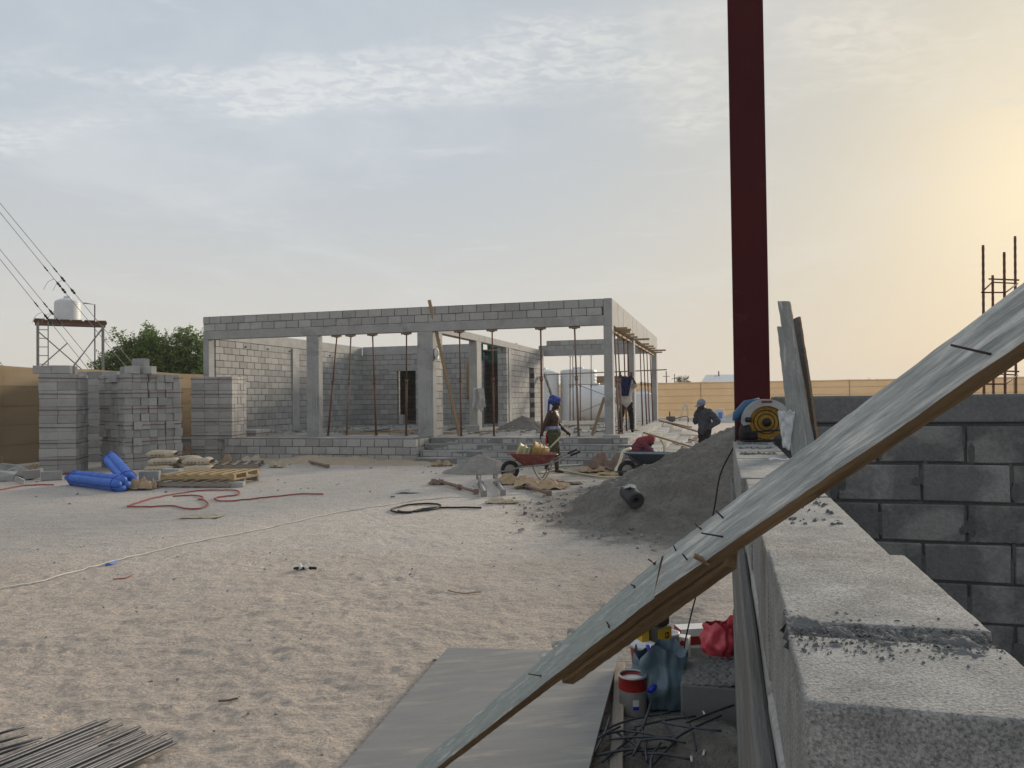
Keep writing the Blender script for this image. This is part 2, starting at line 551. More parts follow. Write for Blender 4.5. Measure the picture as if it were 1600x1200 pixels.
def ground_mat():
    m = bpy.data.materials.new('ground'); nt, b = nodes(m); N, L = nt.nodes, nt.links
    g = N.new('ShaderNodeNewGeometry'); src = g.outputs['Position']
    sep = N.new('ShaderNodeSeparateXYZ'); L.new(src, sep.inputs[0])

    def noise(s, d=6, r=0.6, st=(1, 1, 1), dist=0.0):
        mp = N.new('ShaderNodeMapping'); mp.inputs['Scale'].default_value = st; L.new(src, mp.inputs[0])
        n = N.new('ShaderNodeTexNoise'); n.inputs['Scale'].default_value = s; n.inputs['Detail'].default_value = d
        n.inputs['Roughness'].default_value = r; n.inputs['Distortion'].default_value = dist; L.new(mp.outputs[0], n.inputs['Vector']); return n.outputs[0]

    def rng(s, a, bb, c, d, sm=False):
        n = N.new('ShaderNodeMapRange'); L.new(s, n.inputs[0])
        if sm: n.interpolation_type = 'SMOOTHSTEP'
        for i, v in enumerate((a, bb, c, d)): n.inputs[1 + i].default_value = v
        return n.outputs[0]

    def mth(op, a, bb, cl=False):
        n = N.new('ShaderNodeMath'); n.operation = op; n.use_clamp = cl
        for i, v in enumerate((a, bb)):
            if hasattr(v, 'is_output'): L.new(v, n.inputs[i])
            else: n.inputs[i].default_value = v
        return n.outputs[0]

    def mix(f, a, bb, bt='MIX'):
        n = N.new('ShaderNodeMix'); n.data_type = 'RGBA'; n.blend_type = bt
        for s, v in ((0, f), (6, a), (7, bb)):
            if hasattr(v, 'is_output'): L.new(v, n.inputs[s])
            elif s == 0: n.inputs[0].default_value = v
            else: n.inputs[s].default_value = (*v, 1)
        return n.outputs[2]
    big = noise(0.55, 5, 0.6)
    wob = mth('MULTIPLY', mth('SUBTRACT', big, 0.5), 7.0)
    yy = mth('ADD', sep.outputs[1], wob)
    sand = mix(rng(noise(1.2, 6, 0.65), .35, .65, 0, 1), (0.53, 0.45, 0.382), (0.455, 0.395, 0.342))
    sand = mix(rng(noise(5, 6, 0.65), .45, .7, 0, 0.4), sand, (0.37, 0.33, 0.285))
    grey = mix(rng(noise(2.2, 6, 0.65, (1, 2.2, 1)), .35, .65, 0, 1), (0.56, 0.505, 0.45), (0.46, 0.425, 0.39))
    f = mth('MULTIPLY', rng(yy, 6.6, 9.6, 0, 1, True), rng(yy, 24, 34, 1, 0.1, True))
    col = mix(mth('MULTIPLY', f, 0.9), sand, grey)
    # cement dust and spilled mortar by the wall and in front of the steps
    r1 = mth('ADD', mth('MULTIPLY', sep.outputs[0], 1.0), mth('MULTIPLY', wob, 0.05))
    near = mth('MULTIPLY', rng(r1, 0.15, 0.7, 0, 1, True), rng(yy, 5.0, 7.2, 1, 0, True))
    col = mix(mth('MULTIPLY', near, 0.9), col, mix(rng(noise(14, 6, 0.7), .35, .65, 0, 1), (0.27, 0.26, 0.245), (0.17, 0.165, 0.16)))
    w1 = mth('MULTIPLY', rng(r1, -0.4, 1.0, 0, 1, True), rng(sep.outputs[1], 11.0, 12.8, 0, 1, True))
    w1 = mth('MULTIPLY', w1, rng(sep.outputs[1], 19, 21, 1, 0, True))
    col = mix(mth('MULTIPLY', w1, 0.75), col, mix(rng(noise(1.8, 6, 0.7, (1, 2, 1)), .42, .62, 0, 1), (0.185, 0.175, 0.162), (0.42, 0.40, 0.37)))
    ax = mth('SUBTRACT', sep.outputs[0], 3.8); ay = mth('SUBTRACT', sep.outputs[1], 11.55)
    dd = mth('SQRT', mth('ADD', mth('MULTIPLY', ax, ax), mth('MULTIPLY', ay, ay)), 0)
    dd = mth('ADD', dd, mth('MULTIPLY', mth('SUBTRACT', noise(2.4, 6, .65), .5), 2.2))
    col = mix(rng(dd, 3.1, 4.1, .92, 0, True), col, (0.18, 0.165, 0.147))
    fine = noise(38, 5, 0.72)
    cc = N.new('ShaderNodeCombineXYZ'); v = rng(fine, .25, .75, .6, 1.4)
    for i in range(3): L.new(v, cc.inputs[i])
    col = mix(1.0, col, cc.outputs[0], 'MULTIPLY')
    peb = N.new('ShaderNodeTexVoronoi'); peb.inputs['Scale'].default_value = 16; L.new(src, peb.inputs['Vector'])
    pk = rng(peb.outputs['Distance'], .05, .12, 1, 0)
    ps = rng(noise(3.1, 3), .5, .62, 0, .75)
    col = mix(mth('MULTIPLY', pk, ps), col, (0.15, 0.13, 0.115))
    L.new(col, b.inputs['Base Color'])
    b.inputs['Roughness'].default_value = .97; b.inputs['Specular IOR Level'].default_value = .15
    hgt = mth('ADD', mth('MULTIPLY', noise(9, 7, 0.68, (1, 1.4, 1), .4), 1.0), mth('MULTIPLY', fine, 0.45))
    bn = N.new('ShaderNodeBump'); bn.inputs['Strength'].default_value = 1.0; bn.inputs['Distance'].default_value = .05
    L.new(hgt, bn.inputs['Height']); L.new(bn.outputs[0], b.inputs['Normal'])
    return m


gm.materials.append(ground_mat())
tag(link('ground', gm), kind='structure')

# ------------------------------------------------------------------ block walls
def block_mesh(l, w, h, jit, seed, mat='block', bev=0.007):
    r = rnd.getstate(); rnd.seed(seed)
    m = MB().box((0, 0, 0), (l, w, h), None, jit)
    rnd.setstate(r)
    return m.mesh('block', mat, False, bev)


BL, BH, BT, J = 0.40, 0.20, 0.20, 0.016
BLOCKS = [block_mesh(BL, BT, BH, 0.004, 40 + i) for i in range(6)]


def cut(iv, a, b):
    out = []
    for x0, x1 in iv:
        if b <= x0 or a >= x1: out.append((x0, x1)); continue
        if a > x0: out.append((x0, a))
        if b < x1: out.append((b, x1))
    return out


def block_wall(parent, M, L, z0, n, openings=(), single=None, infill=None, mort=None, bl=BL, bh=BH, thick=BT, j=J, off=0.0, skip=None, meshes=None, rake=None, recess=.034):
    """running-bond courses along local x; single(i, x) says which blocks are objects of their own, the rest go into infill"""
    for i in range(n):
        z = z0 + i * (bh + j)
        iv = [(0.0, L if rake is None else rake(i))]
        for a, b, c, d in openings:
            if c < z + bh * .5 < d: iv = cut(iv, a, b)
        for x0, x1 in iv:
            if mort is not None and x1 - x0 > .03:
                p = M @ Vector(((x0 + x1) / 2, 0, z + (bh + j) / 2))
                mort.box(p, (x1 - x0 - .012, thick - recess, bh + j), M.to_3x3())
            k = int((x0 - off) // (bl + j)) - 1
            while True:
                a = off + k * (bl + j) - (i % 2) * (bl + j) / 2
                b = a + bl
                k += 1
                if a >= x1 - .03: break
                a, b = max(a, x0), min(b, x1)
                if b - a < .05: continue
                c = Vector(((a + b) / 2, rnd.uniform(-.003, .003), z + bh / 2 + rnd.uniform(-.002, .002)))
                if skip and skip(i, c.x): continue
                if single and single(i, c.x):
                    me = (meshes or BLOCKS)[rnd.randrange(len(meshes or BLOCKS))]
                    S = Matrix.Diagonal(((b - a) / BL, thick / BT, bh / BH, 1))
                    link('block', me, parent, M @ Matrix.Translation(c) @ Matrix.Rotation(rnd.uniform(-.006, .006), 4, 'Z') @ S)
                else:
                    infill.box(M @ c, (b - a, thick, bh), M.to_3x3(), .003)


def XM(x, y, z=0, rz=0):
    return Matrix.Translation((x, y, z)) @ Matrix.Rotation(rz, 4, 'Z')


# ------------------------------------------------------------------ the building frame
TH = rad(15.38)
P0 = Vector((2.695, 20.5, 0))
F, TOP, BB = 0.637, 4.345, 3.634
house = T('unfinished_building', 'long unfinished grey concrete block building with open columns and stepped platform', 'building', P0, -TH)
BM = Matrix.Translation(P0) @ Matrix.Rotation(-TH, 4, 'Z')


def bw(x, y, z):
    return BM @ Vector((x, y, z))


Lf, Wd = 12.76, 14.65
hm, hi = MB(), MB()                          # mortar beds, blocks too small to pick apart
# platform
pm('tread', (.28, .275, .262), (.21, .206, .198), 2.5, .95, .5, 40, c3=(.4, .385, .36), s3=1.2)
pm('floor_dusty', (.24, .235, .222), (.17, .166, .16), 1.8, .95, .8, 25, bdist=.015, c3=(.32, .305, .28), s3=1.1)
slab = MB()
slab.b2(-Lf, -.02, -.05, Wd, 0.0, F - .03)
slab.b2(-Lf, -5.35, -1.21, .05, 0.0, F - .035)
slab.build('platform_core', 'slab', house)
sx, sy = 26, 30
ph = np.random.RandomState(8)


def floor_fn(u, v):
    x, y = -Lf + .02 + u * (Lf - .05), -.04 + v * (Wd - .04)
    return (x, y, F - .012 + .022 * mnoise.noise(Vector((x * 1.7, y * 1.7, 3))) * (0.0 if v in (0, 1) else 1))


MB().grid(floor_fn, 60, 70, .02).build('floor_screed', 'floor_dusty', house, True)
MB().b2(-Lf + .02, -5.36, -1.25, -.045, F - .034, F - .008).build('floor_screed', 'floor_dusty', house)
# retaining wall of three courses, with its short return beside the steps
block_wall(house, XM(-10.95, -1.33), 5.87, .005, 3, (), lambda i, x: True, hi, hm, off=.1, bh=.197)
block_wall(house, XM(-5.18, -1.22, 0, math.pi / 2), 1.2, .005, 3, (), lambda i, x: True, hi, hm, off=.05, bh=.197)
# front steps and side steps, four risers
hs = MB()
pm('step_mortar', (.235, .23, .22), (.17, .167, .16), 5, .97, .6, 50)
RH, TR = F / 4, .37
for k in range(4):
    zt = F - .004 - k * RH
    y0 = -.06 - (k + 1) * TR + (.0 if k else .0)
    x1 = .05 + (k + 1) * TR
    # front run
    block_wall(house, XM(-5.06, y0 + TR / 2), 5.06 + x1 - TR - .02, zt - RH + .004, 1, (), lambda i, x: True, hi, hs, thick=TR + .02, bh=RH - .034, j=.02, off=-.17 * k, recess=.006)
    MB().b2(-5.07, x1 + .016, y0 - .016, y0 + TR + .012, zt - .030 + .002 * k, zt - .0015 * k).build('tread', 'tread', house, False, .004)
    # side run
    block_wall(house, XM(x1 - TR / 2, y0, 0, math.pi / 2), Wd - y0 - .3, zt - RH + .004, 1, (), (lambda i, x: x < 2.6), hi, hs, thick=TR + .02, bh=RH - .034, j=.02, off=-.13 * k, recess=.006)
    MB().b2(x1 - TR - .012, x1 + .015, y0 + TR + .014, Wd - .3, zt - .0305 + .002 * k, zt - .001 - .0015 * k).build('tread', 'tread', house, False, .004)
    for q in range(14):                     # wet mortar round the riser joints
        xx = -5.0 - .17 * k + .21 + q * .42
        if -5 < xx < x1 - .1: MB().ell((xx + rnd.uniform(-.03, .03), y0 - .012, zt - RH * .55), (rnd.uniform(.025, .05), .003, RH * .28), None, 10, 6, .4, 2, q + k * 20).build('mortar_patch', 'step_mortar', house)
hs.build('step_mortar', 'step_mortar', house)
steps = MB()
steps.b2(-5.05, .04, -.06 - 3 * TR, -.05, .0, F - RH * 3 - .02)
steps.b2(-5.05, .04, -.06 - 2 * TR, -.05, .1, F - RH * 2 - .02)
steps.b2(-5.05, .04, -.06 - 1 * TR, -.05, .1, F - RH * 1 - .02)
for k in range(1, 4): steps.b2(-.03, .04 + k * TR - .0, -.05, Wd - .3, 0, F - RH * k - .024 + .0)
steps.build('step_core', 'slab', house)
# ring beams
bm_ = MB()
bm_.b2(-Lf, -.22, 0, .22, BB, 3.895)
bm_.build('front_beam', 'concrete', house, False, .008)
sb = MB()
for k in range(12):                         # side beam cast against shutter panels, each a hair off the last
    o = (k % 3) * .004
    sb.b2(-.22 - o, -.001 + o, .02 + k * 1.21, .02 + (k + 1) * 1.21 - .012, BB + (k % 2) * .006, TOP - (k % 3) * .006)
sb.b2(-.2, -.02, .1, Wd - .1, BB + .02, TOP - .03)
sb.build('side_beam', 'plaster', house, False, .006)
MB().b2(-.225, .0, -.004, .245, 3.6, TOP + .002).build('corner_post', 'concrete', house, False, .01)
ib = MB(); ib.b2(-5.43, -5.17, .224, Wd - .3, BB + .01, 3.88); ib.build('inner_beam', 'plaster', house, False, .01)
MB().b2(-5.2, -.224, Wd - .25, Wd - .02, BB, 3.9).build('back_beam', 'concrete', house, False, .008)
rb = MB(); rb.b2(-Lf + .02, -Lf + .22, .23, 10.5, 3.66, 4.02); rb.b2(-Lf + .225, -7.1, 10.51, 10.71, 3.66, 4.03)
rb.build('ring_beam', 'plaster', house, False, .008)
# parapet over the front beam, and over the back one
block_wall(house, XM(-Lf, .11), Lf - .235, 3.905, 2, (), lambda i, x: True, hi, hm, off=.02, bh=.203)
block_wall(house, XM(-5.45, Wd - .14), 5.2, 3.905, 2, ((0, .38, 4.1, 4.6),), None, hi, hm, bh=.203)
# columns
for x0, x1, y0, y1, ml in ((-Lf, -Lf + .2, .005, .3, 'concrete'), (-9.16, -8.76, .004, .26, 'concrete'), (-5.6, -5.13, .004, .30, 'concrete'),
                           (-.235, -.005, .002, .36, 'concrete'), (-.235, -.012, 5.2, 5.62, 'concrete'), (-.235, -.01, 14.1, 14.6, 'concrete'),
                           (-5.42, -5.14, 4.1, 4.62, 'plaster'), (-5.42, -5.16, 8.2, 8.55, 'plaster'), (-Lf + .18, -Lf + .26, 4.75, 5.2, 'plaster')):
    MB().b2(x0, x1, y0, y1, F - .03, BB + .004 if x0 > -12 or y0 > 1 else BB).build('column', ml, house, False, .012)
for x0, x1, y0 in ((-9.16, -8.76, .0), (-5.6, -5.13, 0.0)):       # grout runs on the shutter faces
    g = MB()
    for q in range(5):
        xx = rnd.uniform(x0 + .04, x1 - .06); zz0 = rnd.uniform(.8, 1.6)
        g.b2(xx, xx + .018, y0 - .004, y0 + .02, zz0, zz0 + rnd.uniform(.5, 1.5))
    g.build('grout_run', 'plaster', house)
# block walls of the rooms
nW = 14
block_wall(house, XM(-Lf + .12, .33, 0, math.pi / 2), 10.38, F, nW, (), lambda i, x: x < 2.5, hi, hm)
dz = 3.03
block_wall(house, XM(-Lf + .222, 10.61), 5.6, F, nW, ((1.64, 2.52, F - .1, dz - .1),), None, hi, hm)
block_wall(house, XM(-5.3, 8.56, 0, math.pi / 2), 5.6, F, nW, ((3.0, 3.9, F - .1, 3.1),), None, hi, hm)
block_wall(house, XM(-5.52, 7.95), .0 + .36, F, nW, (), None, hi, hm, off=.0)
block_wall(house, XM(-Lf + .3, 14.5), 7.2, F, nW + 1, (), None, hi, hm)
MB().b2(-11.3, -10.0, 10.49, 10.73, dz - .09, dz + .14).build('lintel', 'concrete', house, False, .01)
MB().b2(-Lf + .3, -5.5, 10.75, 14.3, 3.72, 3.78).build('formwork_deck', 'timber_grey', house)
block_wall(house, XM(-Lf + .12, 10.74, 0, math.pi / 2), 3.9, F, nW, (), None, hi, hm)
# pier behind the second column
block_wall(house, XM(-5.28, .42, 0, math.pi / 2), .5, F, nW, (), None, hi, hm)
hm.build('mortar_bed', 'mortar', house)
tag(hi.build('block_infill', 'block', house), kind='stuff')
# green shading net on the rooms behind
for (x0, x1, y, z0, z1) in ((-7.4, -6.9, 10.45, 3.3, 4.08), (-6.85, -5.5, 10.8, 3.2, 4.0)):
    MB().grid(lambda u, v: (x0 + u * (x1 - x0), y + .05 * math.sin(u * 9 + v * 3), z0 + v * (z1 - z0)), 10, 6, .006).build('shade_net', 'green_net', house)
MB().b2(-10.95, -10.25, 11.4, 11.42, 2.55, 2.98).build('shade_net', 'green_net', house)
# pipe stubs left in the left wall
for y in (1.9, 3.2, 4.6, 7.6):
    MB().cyl((-Lf + .2, y, 3.52), (-Lf + .245, y, 3.52), .03, None, 8).build('pipe_stub', 'black_rubber', house)

# ------------------------------------------------------------------ near walls
A0 = Vector((1.35, 4.68, 0))
AZ = 1.45
pm('near_block', (0.365, 0.36, 0.348), (0.22, 0.218, 0.212), 13, 0.95, 0.8, 300, bdist=0.006, c3=(0.15, 0.147, 0.14), s3=170, t3=(0.59, 0.65), speck=0.42, detail=12, srange=(.36, .64))
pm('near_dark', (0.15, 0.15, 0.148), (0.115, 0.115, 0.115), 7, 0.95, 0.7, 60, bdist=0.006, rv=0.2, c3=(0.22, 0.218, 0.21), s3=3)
pm('board_marks', (0.25, 0.24, 0.225), (0.13, 0.125, 0.12), 3, 0.95, 0.6, 30, obj=True, stretch=(22, .5, 22), bdist=0.01)
pm('lump', (0.20, 0.20, 0.193), (0.11, 0.11, 0.108), 9, 0.97, 0.8, 70, bdist=0.008)


def rough_block(name, l, w, h, seed, amp, parent, M, mat, step=.006, chip=.0035):
    """block with a pitted cast surface and worn arrises"""
    bm = bmesh.new()
    bmesh.ops.create_cube(bm, size=1)
    for v in bm.verts: v.co = Vector((v.co.x * l, v.co.y * w, v.co.z * h))
    bmesh.ops.bevel(bm, geom=bm.edges[:], offset=chip, segments=2, affect='EDGES', profile=.6)
    bmesh.ops.triangulate(bm, faces=[f for f in bm.faces if len(f.verts) > 4])
    for _ in range(7):
        es = [e for e in bm.edges if e.calc_length() > step * 2]
        if not es: break
        bmesh.ops.subdivide_edges(bm, edges=es, cuts=1, use_grid_fill=True)
        if len(bm.verts) > 26000: break
    bm.normal_update()
    o = Vector((seed * 7.3, seed * 3.1, -seed))
    for v in bm.verts:
        p = v.co + o
        n = mnoise.noise(p * 35) * .5 + mnoise.noise(p * 90) * .35 + mnoise.noise(p * 9) * .6
        pit = min(0, mnoise.noise(p * 60) + .22) * 1.6
        v.co += v.normal * amp * (n + pit)
    me = bpy.data.meshes.new(name); bm.to_mesh(me); bm.free()
    me.materials.append(MATS[mat])
    me.polygons.foreach_set('use_smooth', [True] * len(me.polygons))
    return link(name, me, parent, M)


wa = T('low_block_wall', 'pale grey low block wall running away from the right foreground with rough mortar on top', 'wall', A0, -TH)
# top course: near half block, whole blocks further on
yy0 = -4.20
L_ = [(.185, .0), (.40, .045), (.40, .012), (.40, .014), (.40, .012), (.40, .014), (.40, .012), (.40, .012), (.40, .012), (.40, .012)]
y = yy0
tops = []
for i, (l, gap) in enumerate(L_):
    y += gap
    zoff = -.016 if i >= 2 else 0.0
    rough_block('block', .2 if i < 2 else (.194 if i < 5 else .212), l, .2, i + 1, .0009, wa, XM((.1 + (.004 if i % 2 else 0)) if i < 5 else .094, y + l / 2, AZ - .1 + zoff + (i % 3) * .002), 'near_block', .005 if i < 3 else .012)
    y += l
    tops.append(y)
# lower courses
mortA, infA = MB(), MB()
for i in range(6):
    zc = AZ - .2 - .013 - i * .213
    yy = yy0 + (0.0 if i % 2 else -.2) - .0
    while yy < -.05:
        l = min(.4, -.0 - yy)
        link('block', BLOCKS[rnd.randrange(6)], wa, XM(.1, yy + l / 2, zc - .1, math.pi / 2) @ Matrix.Diagonal((l / BL, 1, 1, 1)))
        yy += l + .013
mortA.b2(.012, .188, yy0 + .01, -.01, .0, AZ - .035)
mortA.build('mortar_bed', 'mortar', wa)
# cast strip with board marks against the left face of the wall
fb = MB()
for q in range(6):
    z0 = .02 + q * .2
    fb.b2(-.022 - (q % 2) * .006, .0 - .0005, yy0 - .3, -.01, z0, z0 + .188)
fb.build('plaster_band', 'board_marks', wa, False, .006)


def lumps(parent, x0, x1, y0, y1, z, n, seed, rmin, rmax, hmax, mat='lump', name='mortar_lump'):
    m = MB(); r = random.Random(seed)
    for _ in range(n):
        rr = r.uniform(rmin, rmax) * (0.4 + r.random())
        x, yv = r.uniform(x0, x1), r.triangular(y0, y1, (y0 + y1) / 2)
        e = Euler((r.random() * 3, r.random() * 3, r.random() * 3)).to_matrix()
        m.box((x, yv, z + r.uniform(-.3, .5) * rr * hmax), (rr * 1.8, rr * r.uniform(1, 1.8), rr * r.uniform(.8, 1.5)), e, rr * .45)
    o = m.build(name, mat, parent)
    return tag(o, kind='stuff')


jy = yy0 + .185


def mort_fn(u, v):
    x, yv = .006 + u * .192, jy - .055 + v * .15
    h = math.sin(math.pi * v) ** .8 * (.001 + .012 * max(0, mnoise.noise(Vector((x * 22, yv * 30, 4))) + .15)) * (1 - .3 * u)
    s_ = math.sin(math.pi * v)
    h += s_ * (.005 * mnoise.noise(Vector((x * 60, yv * 60, 1))) + .004 * mnoise.noise(Vector((x * 150, yv * 150, 1))))
    return (x - .004, yv + .012 * mnoise.noise(Vector((x * 25, v * 3, 9))), AZ - .004 + h)


MB().grid(mort_fn, 190, 120, .012).build('mortar_ridge', 'lump', wa)
mf = MB(); mf.b2(.005, .195, jy - .003, jy + .048, AZ - .2, AZ - .007); mf.build('joint_filler', 'lump', wa)
lumps(wa, .003, .197, jy - .07, jy + .11, AZ + .000, 800, 5, .0005, .0018, 1.0)
lumps(wa, .01, .18, -3.2, -2.4, AZ - .014, 60, 6, .002, .005, .6)
lumps(wa, .03, .17, tops[2] - .07, tops[2] + .04, AZ - .014, 40, 16, .002, .006, .6)
for yv in (-.22, -.48, -.9, -1.25):
    lumps(wa, .01, .16, yv - .08, yv + .08, AZ - .018, 260, int(-yv * 100), .003, .007, .5)

wb = T('block_wall', 'dark grey block wall with smooth concrete band on top, right edge of picture', 'wall', A0, -TH)
pm('near_smear', (.105, .105, .103), (.08, .08, .08), 9, .97, .6, 60)
mb_, ib_ = MB(), MB()
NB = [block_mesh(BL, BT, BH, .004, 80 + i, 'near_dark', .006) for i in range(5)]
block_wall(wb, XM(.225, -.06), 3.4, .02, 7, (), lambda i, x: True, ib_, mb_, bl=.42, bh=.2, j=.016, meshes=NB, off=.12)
mb_.build('mortar_bed', 'near_smear', wb)
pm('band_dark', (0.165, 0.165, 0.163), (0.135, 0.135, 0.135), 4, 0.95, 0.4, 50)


def band_fn(u, v):
    return None


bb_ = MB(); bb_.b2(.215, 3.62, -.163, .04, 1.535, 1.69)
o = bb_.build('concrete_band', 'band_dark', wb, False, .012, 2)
for i in range(7):                          # wet mortar smeared round the upright joints
    for k in range(8):
        x = .225 + .12 + k * .436 - (i % 2) * .218 - .008
        if not .3 < x < 2.6: continue
        sm = MB()
        for q in range(3):
            sm.ell((x + rnd.uniform(-.03, .03), -.1592, .02 + i * .216 + rnd.uniform(.04, .16)), (rnd.uniform(.012, .032), .0014, rnd.uniform(.03, .07)), None, 12, 6, .5, 2.5, i * 9 + k + q * 31)
        sm.build('mortar_smear', 'near_smear', wb)

# ------------------------------------------------------------------ red steel post
post = T('steel_column', 'tall dark red painted steel column rising out of the frame behind the saw', 'steel column', (1.553, 4.98, 0), -TH)
p = MB()
p.b2(-.108, .108, -.105, -.092, 0.012, 6.4); p.b2(-.108, .108, .092, .105, 0.012, 6.4); p.b2(-.005, .005, -.092, .092, 0.012, 6.4)
p.build('h_section', 'red_steel', post, False, .002)
MB().b2(-.17, .17, -.17, .17, 0, .014).build('base_plate', 'red_steel', post)
for x_, y_ in ((-.14, -.14), (.14, -.14), (-.14, .14), (.14, .14)):
    MB().cyl((x_, y_, .01), (x_, y_, .06), .01, None, 8).build('anchor_bolt', 'galv', post)

# ------------------------------------------------------------------ stacks of blocks
SB = [block_mesh(.405, .2, .2, .004, 60 + i) for i in range(5)]


def stack(label, corner, rz, layers, nx=3, ny=6, jit=.006, lean=(0, 0), loose=0.0, straps=True, over=None):
    t = T('block_stack', label, 'block stack', corner, rz)
    for k in range(layers):
        lx, ly = lean[0] * k, lean[1] * k
        for j_ in range(ny):
            for i in range(nx):
                edge = j_ == 0 or i in (0, nx - 1) or k == layers - 1
                if not edge: continue
                dx = rnd.gauss(0, jit) + lx
                dy = rnd.gauss(0, jit) + ly
                if rnd.random() < loose: dx += rnd.uniform(-.035, .035); dy -= rnd.uniform(0, .05) if j_ == 0 else 0
                M = XM(-nx * .41 + .205 + i * .41 + dx, .1 + j_ * .205 + dy, .1 + k * .2025, rnd.gauss(0, .012 + loose * .08))
                link('block', SB[rnd.randrange(5)], t, M)
    c = MB(); c.b2(-nx * .41 + .06, -.06, .06, ny * .205 - .03, 0.0, layers * .2025 - .2)
    c.build('stack_core', 'block', t, M=Matrix.Shear('XY', 4, (0, 0)))
    if straps:
        for k in range(1, layers, 2):
            z = k * .2025 + .12 + rnd.uniform(-.02, .02)
            x0, x1, y0, y1 = -nx * .41 - .016 + lean[0] * k, .016 + lean[0] * k, -.016 + lean[1] * k, ny * .205 + .01
            s = MB()
            s.bar((x0, y0, z), (x1, y0, z - .015), .004, .016); s.bar((x1, y0, z - .015), (x1, y1, z), .004, .016)
            s.bar((x0, y0, z), (x0, y1, z + .01), .004, .016)
            s.build('strap', 'strap_red', t)
    return t


s1 = stack('tall strapped stack of grey blocks standing leftmost, beside the brown fence', gp(119, 739), rad(14), 12, 2, 5)
for i in range(4):
    pass
s4 = stack('grey block stack standing back between the two leftmost stacks', gp(183, 720), rad(10), 13, 3, 5, straps=False)
s2 = stack('leaning jumbled strapped stack of grey blocks behind the blue rolls', gp(197, 735), rad(-42), 12, 4, 7, .012, (.003, -.005), .45)
s3 = stack('neat square stack of grey blocks near the left end of the building', gp(363, 719), rad(-4), 12, 3, 5, .004)
s5 = stack('low strapped stack of grey blocks on the right of the square stack', gp(400, 713), rad(-8), 4, 2, 5, .006)
# extra blocks on top
xt = [(-.55, .25, .2), (-.1, .55, .5), (-.75, .75, 1.0), (-.2, .22, .1), (-1.0, .5, -.2)]
for n_, (x, y_, r) in enumerate(xt):
    link('block', SB[n_ % 5], s2, XM(x + .05, y_, 12 * .2025 + .1 + .005, r))
link('block', SB[2], s2, XM(-.32, .5, 12 * .2025 + .31, .35))
for i in range(2):
    for j_ in range(2): link('block', SB[i], s1, XM(-.75 + i * .41 + .0, .12 + j_ * .4, 12 * .2025 + .105, 0))

# ------------------------------------------------------------------ fences
pm('net_cloth', (0.28, 0.205, 0.12), (0.24, 0.175, 0.10), 0.7, 0.92, 0.2, 60, speck=0.1)
m = MATS['net_cloth']                         # chain-link wire in front of the lower cloth
nt = m.node_tree; b_ = nt.nodes['Principled BSDF']; N_, Lk = nt.nodes, nt.links
g_ = N_.new('ShaderNodeTexCoord'); w1 = N_.new('ShaderNodeTexWave'); w2 = N_.new('ShaderNodeTexWave')
for w, a in ((w1, 45), (w2, -45)):
    mp = N_.new('ShaderNodeMapping'); mp.inputs['Rotation'].default_value = (0, rad(a), 0)
    Lk.new(g_.outputs['Object'], mp.inputs[0]); Lk.new(mp.outputs[0], w.inputs['Vector'])
    w.wave_type = 'BANDS'; w.bands_direction = 'X'; w.inputs['Scale'].default_value = 4.5; w.inputs['Distortion'].default_value = 0
mx = N_.new('ShaderNodeMath'); mx.operation = 'MAXIMUM'; Lk.new(w1.outputs['Fac'], mx.inputs[0]); Lk.new(w2.outputs['Fac'], mx.inputs[1])
mr = N_.new('ShaderNodeMapRange'); Lk.new(mx.outputs[0], mr.inputs[0]); mr.inputs[1].default_value = .93; mr.inputs[2].default_value = .99; mr.inputs[4].default_value = .45
mix_ = N_.new('ShaderNodeMix'); mix_.data_type = 'RGBA'; old = b_.inputs['Base Color'].links[0].from_socket
Lk.new(old, mix_.inputs[6]); mix_.inputs[7].default_value = (.14, .12, .09, 1); Lk.new(mr.outputs[0], mix_.inputs[0]); Lk.new(mix_.outputs[2], b_.inputs['Base Color'])


translucent('net_cloth', .15)


def fence(label, p0, rz, n, bay, hgt, mat, strips, lowmat=None):
    t = T('perimeter_fence', label, 'fence', p0, rz)
    sh = hgt / strips
    for k in range(n):
        for q in range(strips):
            z0, z1 = q * sh + .04, (q + 1) * sh + .04
            sd = rnd.random() * 50

            def fn(u, v, z0=z0, z1=z1, k=k, q=q, sd=sd):
                x = k * bay + u * (bay + .0)
                sag = (-.03 * math.sin(math.pi * u) if (q == strips - 1 and v == 1) else 0)
                bulge = .006 * math.sin(math.pi * v) + .02 * mnoise.noise(Vector((x * .8, v * 2, sd)))
                return (x, -bulge - q * .006 - .05, z0 + v * (z1 - z0 + .03) + sag)
            MB().grid(fn, 8, 4).build('cloth_strip', (lowmat if (lowmat and q < strips - 1) else mat), t)
        MB().cyl((k * bay, .0, 0), (k * bay, 0, hgt + .02), .03, None, 8).build('post', 'rust_dusty', t)
    MB().cyl((0, 0, hgt - .02), (n * bay, 0, hgt - .02), .018, None, 6).build('top_rail', 'rust_dusty', t)
    return t


d_ = Vector((math.sin(TH), math.cos(TH), 0))
pl = Vector((-13.87, 20.81, 0)) - d_ * 9.0
fence('brown cloth site fence with wire mesh behind the block stacks on the left', pl, math.pi / 2 - TH, 17, 3.0, 2.68, 'fence_cloth', 5, 'net_cloth')
pe = pl + d_ * 51.2
fence('long tan cloth boundary fence across the far side of the site', Vector((-6, 66.0, 0)) , -TH, 19, 3.6, 2.72, 'fence_cloth', 5)

